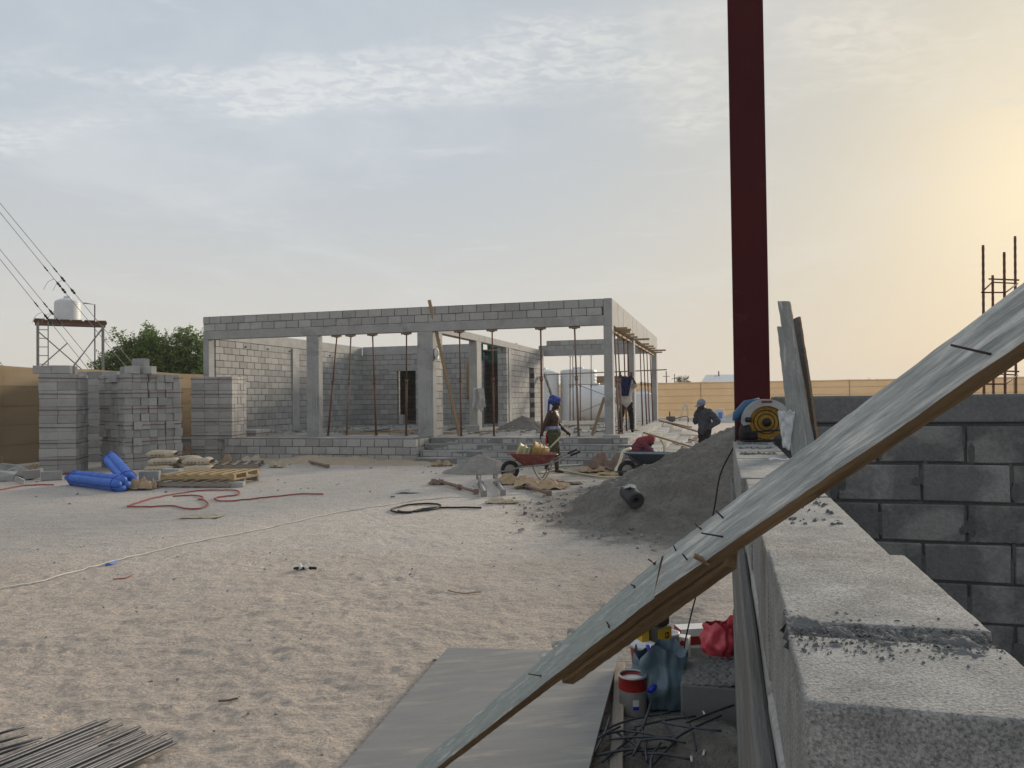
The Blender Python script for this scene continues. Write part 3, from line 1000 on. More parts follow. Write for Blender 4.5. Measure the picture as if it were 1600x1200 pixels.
# ------------------------------------------------------------------ heaps
def heap(name, label, cat, cx, cy, rx, ry, h, mat, seed, rot=0.0, base=0.0, rough=.03, nr=46, na=120, flat=.0):
    def fn(u, v):
        a = u * 2 * math.pi
        e = 1 + .13 * mnoise.noise(Vector((math.cos(a) * 1.3, math.sin(a) * 1.3, seed))) + .05 * mnoise.noise(Vector((math.cos(a) * 4, math.sin(a) * 4, seed + 5)))
        r = v * e
        x, y = rx * r * math.cos(a), ry * r * math.sin(a)
        x, y = x * math.cos(rot) - y * math.sin(rot), x * math.sin(rot) + y * math.cos(rot)
        p = max(0.0, 1 - v)
        z = h * (p ** 1.12 - .09 * math.exp(-(v / .13) ** 2)) - .10 * h * math.exp(-((v - 1) / .18) ** 2) * .6
        q = Vector((cx + x, cy + y, seed))
        k = min(1, (1 - v) * 5)
        z += k * (rough * 2.2 * mnoise.noise(q * 1.6) + rough * mnoise.noise(q * 4.1) + rough * .6 * mnoise.noise(q * 10) + rough * .3 * mnoise.noise(q * 24))
        return (x, y, z - .012 * (v > .97))
    o = MB().grid(fn, na, nr).build(name, mat, None, True)
    o.location = (cx, cy, base)
    return tag(o, label, cat)


heap('sand_heap', 'big dark grey sand heap behind the foreground wall and board', 'sand heap', 3.8, 11.55, 3.35, 3.1, 1.40, 'sand_grey', 3.0, 0, 0, .072, 150, 420)
g = gp(748, 741)
heap('gravel_heap', 'low heap of pale gravel in front of the steps left of the red wheelbarrow', 'gravel heap', g.x, g.y + .55, .95, .75, .43, 'gravel', 9.0, 0, 0, .03)
q = bw(-3.9, 5.4, F - .02)
heap('mortar_heap', 'small grey sand heap on the platform behind the shirtless worker', 'sand heap', q.x, q.y, 1.05, .9, .5, 'sand_grey', 14.0, 0, q.z, .02, 24, 60)
g = gp(1128, 653)
heap('white_sand_heap', 'white sand heap at the far fence behind the man in the cap', 'sand heap', g.x + .3, g.y - 6, 2.4, 2.0, 1.0, 'plaster', 21.0, 0, 0, .05, 20, 50)
g = gp(1098, 655)
heap('spread_sand_heap', 'low spread of pale sand left of the white heap near the far fence', 'sand heap', g.x, g.y - 7, 2.2, 1.0, .35, 'plaster', 23.0, 0, 0, .04, 16, 50)

# low bank of sand against the retaining wall
q = bw(-7.6, -1.5, 0)
o = heap('sand_bank', 'low bank of tan sand along the foot of the block retaining wall', 'sand bank', q.x, q.y - .1, 3.6, .75, .2, pm('tan_sand', (.42, .33, .24), (.35, .28, .21), 3, .97, .6, 40, bdist=.01), 31.0, -TH, 0, .03, 24, 140)

# rubble strewn over the platform and its foot: too small to pick apart
def scatter(name, label, pts, mat, seed, rmin, rmax, z, flat=.6, cat='rubble'):
    m = MB(); r = random.Random(seed)
    for (x, y) in pts:
        rr = rmin + (rmax - rmin) * r.random() ** 3
        m.box((x, y, z + rr * .2), (rr * 2 * r.uniform(.6, 1.4), rr * 1.5, rr * flat * 1.6), Euler((r.uniform(-.4, .4), r.uniform(-.4, .4), r.random() * 3)).to_matrix(), rr * .35)
    return tag(m.build(name, mat), label, cat, None, 'stuff')


r = random.Random(2)
pts = []
for _ in range(520):
    x, y = r.uniform(-12.3, -.4), r.triangular(.4, 10.2, 3.0)
    if -5.9 < x < -4.8: continue
    pts.append(bw(x, y, 0).xy)
scatter('rubble_on_platform', 'scattered grey rubble and chips over the building platform', pts, 'rubble', 4, .015, .085, F - .005)
pts = [bw(r.uniform(-10.9, 1.2), r.gauss(-2.0, .5), 0).xy for _ in range(230)] + [(r.uniform(-12, 2.5), r.uniform(13, 18.6)) for _ in range(120)]
pts = [p_ for p_ in pts if BM.inverted().to_3x3() @ (Vector((p_[0], p_[1], 0)) - P0) is not None and (BM.inverted() @ Vector((p_[0], p_[1], 0))).y < -1.45]
scatter('rubble_on_ground', 'scattered stones and chips over the trodden ground before the steps', pts, 'rubble', 5, .006, .03, 0.0)
pts = [(r.uniform(.75, 1.2), r.uniform(3.3, 4.6)) for _ in range(260)] + [(r.uniform(-.7, .2) * 1.0 * yv_, yv_) for yv_ in [2.9 + 8 * r.random() ** 1.5 for _ in range(330)]]
scatter('grit', 'fine grit on the ground beside the foreground wall', pts, 'rubble', 6, .002, .011, 0.002)

pts = []
for _ in range(420):
    a = r.uniform(2.2, 5.2); d = r.gauss(3.35, .3)
    pts.append((3.8 + d * math.cos(a), 11.55 + d * math.sin(a)))
scatter('heap_stones', 'loose stones rolled to the foot of the big sand heap', pts, 'rubble', 8, .006, .035, 0.01)

# ------------------------------------------------------------------ adjustable props and timbers
PROPS = 'steel props holding up the beams'


def prop(label, b, t, mat='rust', r=.028, split=.55, head=True):
    b, t = Vector(b), Vector(t)
    e = T('steel_prop', label, 'steel prop', b, 0, PROPS)
    d = t - b
    n = d.normalized()
    m = d * split
    MB().cyl(n * .008, m, r, None, 10).build('outer_tube', mat, e, True)
    MB().cyl(m, d - n * .01, r * .74, None, 10).build('inner_tube', mat, e, True)
    MB().cyl(m - n * .09, m + n * .02, r * 1.45, None, 10).build('collar', mat, e, True)
    MB().bar(m + Vector((-.09, -.0, .02)), m + Vector((.09, 0, .03)), .012, .012).build('pin', mat, e)
    MB().box((0, 0, .005), (.13, .13, .01)).build('base_plate', mat, e)
    if head: MB().box(d - Vector((0, 0, .006)), (.14, .14, .012)).build('head_plate', mat, e)
    return e


def front_x(xi, y):
    """local x on the building line y seen at picture column xi"""
    lo, hi_ = -14.0, 2.0
    for _ in range(40):
        mid = (lo + hi_) / 2
        w = bw(mid, y, 2.0) - CAM
        c = CROT.transposed() @ w
        if 800 + 1200 * c.x / -c.z < xi: lo = mid
        else: hi_ = mid
    return mid


zf = F + .002
fl = [(512, 527, 'rust', 'leaning rust red prop just right of the left front column'),
      (541, 549, 'rust_dusty', 'dusty leaning prop, second one right of the left front column'),
      (587, 583, 'rust', 'upright rust prop midway between the two middle front columns'),
      (634, 636, 'rust', 'rust red prop in front of the dark doorway'),
      (720, 719, 'rust', 'rust prop first to the right of the wide middle front column'),
      (771, 770, 'rust', 'rust red prop second to the right of the wide middle front column'),
      (846, 846, 'rust', 'rust prop behind the shirtless worker under the front beam'),
      (903, 899, 'rust_dusty', 'thick brown prop right of the shirtless worker under the front beam')]
for xb, xt_, mt, lb in fl:
    yb = .5 if xb < 700 else .35
    prop(lb, bw(front_x(xb, yb), yb, zf), bw(front_x(xt_, .14), .14, BB - .055), mt, .032 if xb > 840 else .028)
    hx = front_x(xt_, .14)
    h = T('head_timber', 'timber packing on top of ' + lb.replace('leaning ', '').replace('upright ', '').replace(' to the right', ' right').replace(' under the front beam', ''), 'timber', bw(hx, .12, BB - .028), -TH, 'timber packings under the front beam')
    MB().box((0, 0, 0), (.3, .1, .05)).build('timber_block', 'timber', h, False, .004)
for n_, (y, xx, mt, wd) in enumerate(((.5, -.06, 'rust', 'nearest'), (1.25, -.02, 'rust_dusty', 'second nearest'), (1.95, -.02, 'rust_dusty', 'third'), (3.35, -.06, 'rust', 'fourth'), (4.35, -.05, 'rust', 'fifth'),
                                      (8.2, -.06, 'rust', 'sixth'), (9.4, -.02, 'rust', 'seventh'), (10.8, -.05, 'rust_dusty', 'eighth'), (12.2, -.03, 'rust', 'farthest'))):
    prop(wd + ' of the props in the row under the right side beam', bw(xx, y, zf), bw(-.11, y, BB - .15), mt)
for n_, (xi, wd) in enumerate(((890, 'leftmost'), (894, 'second from left'), (906, 'middle'), (923, 'rightmost'))):
    prop(wd + ' of the thin props under the back beam in front of white tanks', bw(front_x(xi, 13.9), 13.9 + (n_ == 1) * .2, zf), bw(front_x(xi, 13.9), 14.15, BB - .05), 'rust_dusty' if n_ != 2 else 'rust', .026)
for n_, (x, y) in enumerate(((-6.6, 11.2), (-6.2, 11.6), (-6.35, 12.4), (-5.75, 11.5))):
    prop(('first', 'second', 'third', 'fourth')[n_] + ' rust prop in the dark room right of the inner column', bw(x, y, zf), bw(x, y, 3.715), 'rust')


def pole(name, label, p0, p1, w, h, mat, cat='timber', group=None, pieces='plank'):
    p0, p1 = Vector(p0), Vector(p1)
    d = p1 - p0
    x = d.normalized(); y = Vector((0, 0, 1)).cross(x)
    y = y.normalized() if y.length > 1e-3 else Vector((0, 1, 0))
    R = Matrix((x, y, x.cross(y))).transposed().to_4x4()
    m = MB().box((d.length / 2, 0, 0), (d.length, w, h), None, min(w, h) * .06)
    if w > .03: m.v = m.v
    o = m.build(name, mat, None, False, min(w, h) * .08)
    o.matrix_basis = Matrix.Translation(p0) @ R
    return tag(o, label, cat, group)


pole('leaning_timber', 'long tan timber leaning past the front beam and sticking up above the parapet', bw(front_x(717, .75), .75, zf), bw(front_x(672, -.06), -.06, 4.52), .05, .09, 'timber')
pole('leaning_timber', 'brown plank leaning against the front right corner column inside', bw(front_x(924, .9), .9, zf), bw(front_x(944, .45), .45, 1.68), .03, .1, 'timber')
pole('tie_pole', 'thin horizontal tie pole crossing the open back of the building', bw(front_x(849, 13.95), 13.98, 2.75), bw(.45, 13.98, 2.87), .05, .05, 'timber_grey', 'tie pole')
pole('tie_rail', 'short horizontal rail between the thin back props', bw(-3.9, 14.02, 2.28), bw(-2.0, 14.02, 2.26), .03, .03, 'galv', 'tie pole')
pole('brace_rod', 'upper dark brace rod slanting down right behind the back props', bw(-3.6, 13.85, 2.3), bw(-2.2, 13.85, 1.75), .03, .03, 'galv', 'brace')
pole('brace_rod', 'lower dark brace rod slanting up right behind the back props', bw(-3.55, 13.85, .98), bw(-2.2, 13.85, 1.5), .03, .03, 'galv', 'brace')
# board with battens leaning behind the worker
lb_ = T('leaning_board', 'narrow board with pale battens leaning behind the turban of the shirtless worker', 'board', bw(-3.72, 11.0, zf))
a_, b__ = Vector((0, 0, 0)), bw(front_x(851, 13.6), 13.6, 2.75) - bw(-3.72, 11.0, zf)
MB().bar(a_, b__, .05, .16).build('plank', 'timber_grey', lb_)
for k in range(5):
    MB().bar(b__ * (.12 + .18 * k) + Vector((-.02, -.06, .02)), b__ * (.19 + .18 * k) + Vector((-.02, -.06, .02)), .03, .17).build('batten', 'plaster', lb_)
# joists and runners under the side beam
SJ = 'joists under the side beam'
for n_, (y, x0, x1) in enumerate(((.7, -.3, .55), (1.25, -.3, .62), (2.0, -.35, .4), (2.9, -.3, .45), (4.0, -.35, .4), (5.0, -.5, .95), (7.4, -.4, .5), (8.7, -.35, .6), (10.0, -.4, .5), (11.4, -.5, 1.1), (12.8, -.3, .6))):
    wd = ('nearest', 'second', 'third', 'fourth', 'fifth', 'long sixth', 'seventh', 'eighth', 'ninth', 'long tenth', 'farthest')[n_]
    x1 = x1 * .5 + .05
    pole('joist', wd + ' timber joist sticking out under the right side beam', bw(x0, y, BB - .052), bw(x1, y, BB - .052), .09, .06, 'timber', 'joist', SJ)
pole('runner', 'long timber runner under the near joists of the right side beam', bw(-.11, .42, BB - .115), bw(-.11, 5.1, BB - .115), .09, .06, 'timber', 'runner')
pole('runner', 'long timber runner under the far joists of the right side beam', bw(-.11, 5.75, BB - .115), bw(-.11, 13.6, BB - .115), .09, .06, 'timber', 'runner')
# hanging cloth and helmet on the columns
def rag(name, label, c, w, h, mat, seed, depth=.12, cat='cloth', rz=0.0, parent=None):
    def fn(u, v):
        s = 1 - .35 * v
        x = (u - .5) * w * s + .05 * w * mnoise.noise(Vector((u * 3, v * 3, seed)))
        y = depth * (mnoise.noise(Vector((u * 5, v * 1.6, seed + 3))) * .9) + depth * .35 * math.sin(u * 12 + seed)
        z = (v - 1) * h * (1 + .25 * mnoise.noise(Vector((u * 4, 7, seed))))
        return (x, y * (1 - .5 * v), z)
    o = MB().grid(fn, 22, 22, .006).build(name, mat, parent, True)
    o.location = c; o.rotation_euler = (0, 0, rz)
    return tag(o, label, cat) if label else o


pm('pale_cloth', (.55, .54, .52), (.42, .41, .40), 6, .95, .2, 80)
q = bw(-5.05, 4.02, 2.05)
rag('hanging_shirt', 'pale grey shirt hanging on the inner column', q, .5, .75, 'pale_cloth', 4.2, .2, 'shirt', -TH)
hh = T('hard_hat', 'white hard hat hanging on the side of the wide middle front column', 'hard hat', bw(-5.09, .2, 3.02), -TH)
m = MB(); m.ell((0, 0, 0), (.07, .12, .15), None, 14, 10); m.build('shell', 'white_plastic', hh, True)
MB().lathe([(.02, 0), (.16, .0), (.16, .008), (.02, .008)], 18, Matrix.Translation((.0, 0, -.05)) @ Matrix.Rotation(rad(80), 4, 'Y')).build('brim', 'white_plastic', hh, True)
rag('hanging_rope', 'pale rope loop hanging on the inner block wall', bw(-7.6, 10.42, 3.3), .2, 1.6, 'paper_sack', 8.1, .06, 'rope', -TH)
# loose blocks and planks on the platform
for n_, (x, y, z, r_, lb) in enumerate(((-5.0, 3.2, 0, .3, 'single block standing near the foot of the inner column'), (-2.2, 12.0, 0, .1, 'pair of blocks, left one, on the platform before the tanks'),
                                      (-1.75, 12.0, 0, .05, 'pair of blocks, right one, on the platform before the tanks'), (-5.75, 2.2, 0, .4, 'single block lying beside the rust prop on the platform'),
                                      (-10.55, 10.2, .2, 1.5, 'block standing on end inside the dark doorway'))):
    o = link('loose_block', SB[n_ % 5], None, BM @ XM(x, y, zf + .1 + (z * .5), r_) @ (Matrix.Rotation(rad(90), 4, 'Y') if z else Matrix()))
    tag(o, lb, 'block')
for n_, (x0, y0, x1, y1, lb, w) in enumerate(((-8.4, 2.2, -6.2, 3.8, 'long tan plank lying on the platform between the front columns', .12), (-8.6, 1.2, -6.7, 1.5, 'second plank lying low behind the front prop feet', .1),
                                              (-8.2, 3.0, -9.8, 2.6, 'short dark plank lying on the platform behind the left front column', .16), (-4.7, 2.0, -3.9, 2.5, 'short tan plank on the platform right of the leaning timber', .14),
                                              (-2.6, 7.5, -1.6, 7.8, 'pale short board on the platform behind the worker', .2), (-5.0, 1.5, -6.0, 2.0, 'grey offcut board at the foot of the wide middle column', .2))):
    pole('loose_plank', lb, bw(x0, y0, zf + .03), bw(x1, y1, zf + .045), w, .04, 'timber' if n_ in (0, 1, 3) else 'timber_grey', 'plank', 'loose planks on the platform')
# timbers lying over the side steps
for n_, (xa, ya, za, xb, yb, zb, lb, w, mt) in enumerate((
        (.1, 3.8, F + .03, 2.4, 2.2, .10, 'yellow timber lying slanted across the right side steps', .09, 'timber'),
        (.3, 12.0, F + .05, 2.6, 9.6, .12, 'dark brown timber lying down the far end of the side steps', .1, 'rust_dusty'),
        (.9, 12.6, .5, 2.7, 9.3, .1, 'second dark timber beside the far end of the side steps', .1, 'timber_grey'),
        (.2, 12.6, F + .06, 1.6, 9.8, .5, 'tan plank resting along the far side steps', .14, 'timber'),
        (1.45, 4.4, .05, 3.0, 6.2, .08, 'plank lying on the ground at the foot of the side steps', .12, 'timber'),
        (1.5, 5.0, .09, 2.7, 7.6, .06, 'grey plank lying by the foot of the side steps', .14, 'timber_grey'),
        (1.6, 2.4, .06, 2.9, 4.4, .05, 'dark wet board before the side steps', .22, 'steel_dark'))):
    pole('lying_timber', lb, bw(xa, ya, za), bw(xb, yb, zb), w, .05, mt, 'timber', 'timbers about the side steps')


JB = 'jumble of broken boards by the side steps'
r = random.Random(31)
for k in range(16):
    a_ = bw(r.uniform(1.55, 3.0), r.uniform(1.5, 11.5), 0); an = r.uniform(0, 3.14); l = r.uniform(.5, 1.7)
    z = .03 + .05 * r.random()
    pole('broken_board', 'broken board in the jumble of timber at the foot of the side steps', a_ + Vector((0, 0, z)), a_ + Vector((l * math.cos(an), l * math.sin(an), z + r.uniform(0, .16))), r.uniform(.06, .2), .03, r.choice(['timber', 'timber_grey', 'rust_dusty', 'timber_grey']), 'board', JB)
JP = 'board offcuts littering the platform'
for k in range(22):
    x, y = (r.uniform(-8.6, -6.0), r.uniform(.9, 5)) if k < 14 else (r.uniform(-4.8, -.6), r.uniform(1.0, 8))
    a_ = bw(x, y, F + .03); an = r.uniform(-.6, .9) - TH; l = r.uniform(.25, 1.1)
    pole('board_offcut', 'short board offcut lying in the litter on the building platform', a_, a_ + Vector((l * math.cos(an), l * math.sin(an), r.uniform(0, .12))), r.uniform(.06, .18), .03, r.choice(['timber_grey', 'rust_dusty', 'timber_grey', 'steel_dark', 'timber']), 'board', JP)

# ------------------------------------------------------------------ water tanks beyond
def ribbed_tank(name, label, x, y, r, z0, h, ribs=14, group=None, dome=.25, rz=0):
    t = T(name, label, 'water tank', (x, y, z0))
    prof = []
    for k in range(ribs * 3 + 1):
        f = k / (ribs * 3)
        prof.append((r * (1 + .011 * (1 if k % 3 == 1 else -0.6)), h * f))
    MB().lathe(prof, 40).build('body', 'white_plastic', t, True)
    MB().lathe([(r * .985, h), (r * .9, h + dome * .35), (r * .6, h + dome * .75), (r * .34, h + dome), (r * .0001, h + dome)], 40).build('dome', 'white_plastic', t, True)
    MB().lathe([(r * .3, 0), (r * .3, .08), (r * .26, .12), (.001, .12)], 24, Matrix.Translation((0, 0, h + dome - .02))).build('lid', 'white_plastic', t, True)
    return t


a = at(905, 600, 45)
ribbed_tank('water_tank', 'large white ribbed water tank standing behind the building', at(904, 600, 46).x, 46, 1.08, 0, 3.3, 16, None, .1)
ribbed_tank('water_tank', 'second white ribbed tank partly hidden by the inner block wall', at(847, 600, 46).x, 46, 1.0, 0, 3.15)
ht = T('horizontal_tank', 'white horizontal cylindrical tank in front of the ribbed tank', 'water tank', (at(930, 600, 42).x, 42, 0))
MB().lathe([(.001, -1.5), (.5, -1.46), (.9, -1.25), (1.0, -1.0), (1.0, 1.0), (.9, 1.25), (.5, 1.46), (.001, 1.5)], 36, Matrix.Translation((0, 0, 1.35)) @ Matrix.Rotation(rad(90), 4, 'Y')).build('body', 'white_plastic', ht, True)
for x_ in (-.8, .8): MB().b2(x_ - .12, x_ + .12, -.7, .7, 0, .62).build('cradle', 'concrete', ht, False, .01)
MB().cyl((0, 0, 2.3), (0, 0, 2.45), .25, None, 20).build('lid', 'white_plastic', ht, True)
t3 = ribbed_tank('water_tank', 'white ribbed tank showing between the right side columns', at(1004, 600, 48).x, 48, .7, 0, 1.75)
# tank tower on the left
tx, ty = -20.1, 35.0
tw = T('tank_stand', 'steel tank stand with ladder rising behind the left block stacks', 'tank stand', (tx, ty, 0), rad(30))
tw.scale = (.92, .8, 1)
ztop = 5.35
for sx_, sy_ in ((-1.4, -.9), (1.4, -.9), (-1.4, 1.0), (1.4, 1.0)):
    MB().bar((sx_, sy_, 0), (sx_, sy_, ztop), .075, .075).build('leg', 'galv', tw)
for a_, b__ in (((-1.4, -.9, 3.2), (-.15, -.9, 4.4)), ((.0, -.9, 3.2), (1.4, -.9, 5.2)), ((-.3, 1.0, 2.9), (1.4, 1.0, 5.2)), ((-1.4, 1.0, 5.0), (.9, 1.0, 2.9))):
    MB().bar(a_, b__, .05, .05).build('brace', 'galv', tw)
MB().box((0, 0.05, ztop + .03), (3.1, 2.3, .03)).build('platform', 'rust', tw)
for y_ in (-.95, 1.05): MB().box((0, y_, ztop - .035), (3.1, .07, .07)).build('edge_beam', 'rust', tw)
for k in range(6): MB().box((-1.3 + k * .52, .05, ztop + .08), (.42, 2.5, .03), Matrix.Rotation(rnd.uniform(-.03, .03), 3, 'Y')).build('deck_plank', 'timber_grey', tw)
ld = MB(); ld.bar((-1.35, -1.05, 0), (-1.35, -1.05, ztop), .05, .05); ld.bar((-.95, -1.05, 0), (-.95, -1.05, ztop), .05, .05); ld.build('ladder_rail', 'galv', tw)
for k in range(13): MB().bar((-1.33, -1.05, .4 + k * .38), (-.97, -1.05, .4 + k * .38), .035, .035).build('rung', 'galv', tw)
pp = MB(); pp.tube([(.55, .4, ztop + 1.0), (1.05, .4, ztop + .95), (1.05, .4, 3.0)], .03, 8); pp.build('pipe', 'steel_dark', tw, True)
tk = ribbed_tank('water_tank', 'small white water tank on the tall steel stand at left', tx - .15, ty, .54, ztop + .1, .85, 8, None, .2)
MB().tube([(-.54, 0, .55), (-.9, -.2, .05)], .012, 6).build('stay', 'galv', tk)

# ------------------------------------------------------------------ guy wires with insulators
gw_ = [((0, 332), (90, 450), (212, 592), 30.0, 'upper'), ((0, 405), (75, 495), (150, 592), 30.5, 'lower')]
for (a_, b__, c_, Yv, wd) in gw_:
    t = T('guy_wire', wd + ' pair of stay wires with black insulators slanting down at the left edge', 'stay wire', at(c_[0], c_[1], Yv))
    base_ = Vector(t.location)
    top = at(a_[0], a_[1], Yv) + (at(a_[0], a_[1], Yv) - at(c_[0], c_[1], Yv)) * .7
    low = base_ + (base_ - top).normalized() * 3.6
    for k in (0, 1):
        off_ = Vector((.16 * k, .5 * k, .03 * k))
        P = [low + off_, top + off_ * .6]
        MB().tube([p_ - base_ for p_ in P], .012, 6).build('wire', 'galv', t)
        f = [(at(b__[0], b__[1], Yv) - low).length / (top - low).length]
        for ff, rr in ((f[0] - .012, .055), (f[0] + .005 + .018 * k, .05), (f[0] + .05, .03)):
            c = P[0].lerp(P[1], ff) - base_
            d = (P[1] - P[0]).normalized()
            MB().lathe([(.012, -.16), (rr, -.1), (rr * .6, -.04), (rr, .02), (rr * .6, .08), (.012, .16)], 10, Matrix.Translation(c) @ d.to_track_quat('Z', 'Y').to_matrix().to_4x4()).build('insulator', 'black_rubber', t, True)
        tl = MB(); c = P[0].lerp(P[1], f[0] + .02) - base_
        tl.tube(smoothpath([c, c + Vector((-.25, 0, -.12)), c + Vector((-.42, 0, -.42))], 5), .008, 5); tl.build('wire_tail', 'galv', t)


# ------------------------------------------------------------------ trees and far things
def tree(name, label, base_, trunk_h, clumps, nleaf, lsize, mat, seed, group=None, limb=True):
    r = random.Random(seed)
    t = T(name, label, 'tree', base_, 0, group)
    tr = MB()
    tr.tube([(0, 0, -.1), (.05, 0, trunk_h * .5), (0, .05, trunk_h)], [.17, .14, .11], 8)
    if limb:
        for (c, rr) in clumps:
            c = Vector(c)
            tr.tube([(0, 0, trunk_h * .8), Vector((c.x * .45, c.y * .45, trunk_h * .6 + c.z * .4)), c], [.08, .05, .015], 6)
    tr.build('trunk', 'bark', t, True)
    v, f = [], []
    tot = sum(rr[0] * rr[1] * rr[2] for _, rr in clumps) ** 1
    for (c, rr) in clumps:
        n = int(nleaf * rr[0] * rr[1] * rr[2] / tot)
        nt_ = max(4, n // 26)
        for _ in range(nt_):                                   # twigs, each with a spray of leaflets
            d = Vector((r.gauss(0, 1), r.gauss(0, 1), r.gauss(0, 1))).normalized() * (r.random() ** .33)
            k = 1 + .28 * mnoise.noise(d * 2.3 + Vector((seed, 0, 0)))
            p0_ = Vector(c) + Vector((d.x * rr[0], d.y * rr[1], d.z * rr[2])) * k
            ax = (d + Vector((r.gauss(0, .5), r.gauss(0, .5), r.gauss(0, .5) - .1))).normalized()
            for q in range(26):
                p = p0_ + ax * (lsize * 3.6 * (q / 26 - .3)) + Vector((r.gauss(0, 1), r.gauss(0, 1), r.gauss(0, 1))) * lsize * .5
                e = Vector((r.gauss(0, 1), r.gauss(0, 1), r.gauss(0, .7))).normalized()
                w = e.cross(Vector((r.gauss(0, 1), r.gauss(0, 1), 1))).normalized()
                l_, w_ = lsize * r.uniform(.7, 1.2), lsize * r.uniform(.22, .36)
                o = len(v)
                v += [p - e * l_ * .5, p + w * w_, p + e * l_ * .5, p - w * w_]
                f.append((o, o + 1, o + 2, o + 3))
    m = MB(); m._add(v, f)
    tag(m.build('crown', mat, t), kind=None)
    return t


r = random.Random(5)
cl_ = [((-1.7, 0, 3.3), (1.0, 1.0, .8)), ((-.7, .2, 4.0), (1.0, 1.0, .9)), ((.2, -.2, 4.3), (.75, .8, .8)), ((.9, 0, 3.8), (.9, .9, .8)), ((1.9, .1, 3.9), (1.0, .9, 1.0)),
       ((2.7, 0, 3.3), (.9, .9, .8)), ((0, 0, 3.2), (1.8, 1.2, .9)), ((1.3, 0, 2.6), (2.2, 1.2, .7)), ((-1.4, -.1, 4.85), (.35, .35, .28)), ((.05, 0, 5.15), (.42, .4, .35)), ((1.75, 0, 4.95), (.5, .5, .4)), ((2.5, .1, 4.7), (.5, .5, .4)),
       ((-2.3, 0, 2.8), (.7, .7, .5)), ((.75, .0, 4.75), (.35, .3, .35))]
g = at(232, 600, 38)
tree('bushy_tree', 'green bushy tree behind the fence between tank stand and building', (g.x, 38, 0), 2.2, cl_, 62000, .13, 'leaf', 3)
g = at(6, 580, 44)
tree('small_tree', 'tiny treetop over the fence at the left picture edge', (g.x, 44, 0), 2.6, [((0, 0, 3.4), (.7, .6, .55)), ((-.5, 0, 3.1), (.7, .6, .5))], 2500, .11, 'leaf_far', 7)
g = at(1068, 600, 110)
tree('far_tree', 'hazy round tree beyond the far fence right of the power poles', (g.x, 110, 0), 2.5, [((0, 0, 3.6), (1.1, 1.0, 1.0)), ((-.8, 0, 2.8), (.9, .9, .7)), ((.6, 0, 3.0), (1.0, .9, .7)), ((1.8, 0, 2.6), (1.0, .8, .4)), ((3.0, 0, 2.5), (.9, .8, .35))], 5200, .16, 'leaf_far', 9)
g = at(1360, 600, 120)
tree('far_tree', 'tiny hazy treetop over the far fence right of the standing boards', (g.x, 120, 0), 2.6, [((0, 0, 3.2), (.9, .8, .5)), ((-1.2, 0, 3.0), (.8, .7, .35))], 1500, .2, 'leaf_far', 12)
for (xi, yt, Yv, lb) in ((1041, 580, 150, 'taller far power pole with crossarm left of the hazy tree'), (1054, 584.5, 170, 'smaller far power pole with crossarm beside the hazy tree'), (1123, 580, 120, 'thin far pole rising over the pitched roofs')):
    g = at(xi, yt, Yv)
    t = T('power_pole', lb, 'power pole', (g.x, Yv, 0))
    MB().cyl((0, 0, 0), (0, 0, g.z), .16, .1, 8).build('pole', 'bark', t)
    if xi < 1100: MB().box((0, 0, g.z - 1.0), (1.3, .12, .12)).build('crossarm', 'bark', t)
    if xi > 1100: MB().box((-.5, 0, g.z - 2), (.25, .2, 2.6)).build('bracket', 'bark', t)
g0, g1 = at(1094, 598, 115), at(1150, 598, 115)
fb_ = T('far_building', 'far low shed with pale pitched roof beyond the fence', 'shed', (g0.x, 115, 0))
m = MB(); w_ = 9.5
m._add([(0, 0, 3.5), (w_, 0, 3.5), (w_, 6, 5.0), (2.4, 6, 5.0)], [(0, 1, 2, 3)]); m._add([(0, 0, 3.4), (w_, 0, 3.4), (w_, 6, 4.9), (2.4, 6, 4.9)], [(3, 2, 1, 0)]); m.build('roof', 'white_plastic', fb_)
MB().b2(.5, w_, .4, 6, 0, 3.38).build('wall', 'plaster', fb_)
g0 = at(938, 590, 70)
fh = T('far_block_house', 'small unfinished flat roofed house beyond the tanks', 'house', (g0.x, 70, 0))
MB().b2(-.6, 2.2, 0, 3, 0, 3.1).build('wall', 'paper_sack', fh); MB().b2(-.8, 2.4, -.2, 3.2, 3.1, 3.6).build('roof', 'rust_dusty', fh)
MB().b2(.1, 1.6, -.03, .02, 2.2, 2.9).build('window', 'black_rubber', fh)

o = link('loose_block', SB[1], None, BM @ XM(-.02, -.24, F - RH + .112, .03) @ Matrix.Diagonal((1.15, 1, 1.1, 1)))
tag(o, 'single pale block lying on the top step below the front corner column', 'block')

# ------------------------------------------------------------------ spliced brace resting on the low wall
pm('film_face', (0.46, 0.475, 0.455), (0.25, 0.27, 0.27), 5, 0.55, 0.8, 26, obj=True, stretch=(1.5, 20, 20), bdist=.004, c3=(0.68, 0.685, 0.65), s3=4.2, t3=(.47, .66), speck=.2, spec=.4, detail=10)
pm('film_green', (0.36, 0.40, 0.38), (0.26, 0.30, 0.29), 5, 0.6, 0.6, 26, obj=True, stretch=(1.4, 17, 17), bdist=.003, c3=(0.62, 0.635, 0.61), s3=4.5, t3=(.54, .7), speck=.2, spec=.35, detail=10)
pm('raw_edge', (0.27, 0.185, 0.10), (0.17, 0.115, 0.065), 2.5, 0.85, 0.5, 22, obj=True, stretch=(1.2, 16, 16), bdist=.003, c3=(0.12, 0.075, 0.04), s3=3, t3=(.55, .68))
pm('nail', (0.055, 0.055, 0.07), (.09, .06, .05), 40, 0.5, 0.2, 200, metal=.5)
pm('ply_edge', (0.30, 0.20, 0.115), (0.16, 0.10, 0.06), 2.0, 0.9, 0.3, 30, obj=True, stretch=(60, .6, .6))

Jj = at(1040, 936, 1.50)                             # where the two planks meet
Kk = at(1600, 560, 0.94)
Qq = at(688, 1204, 2.75)


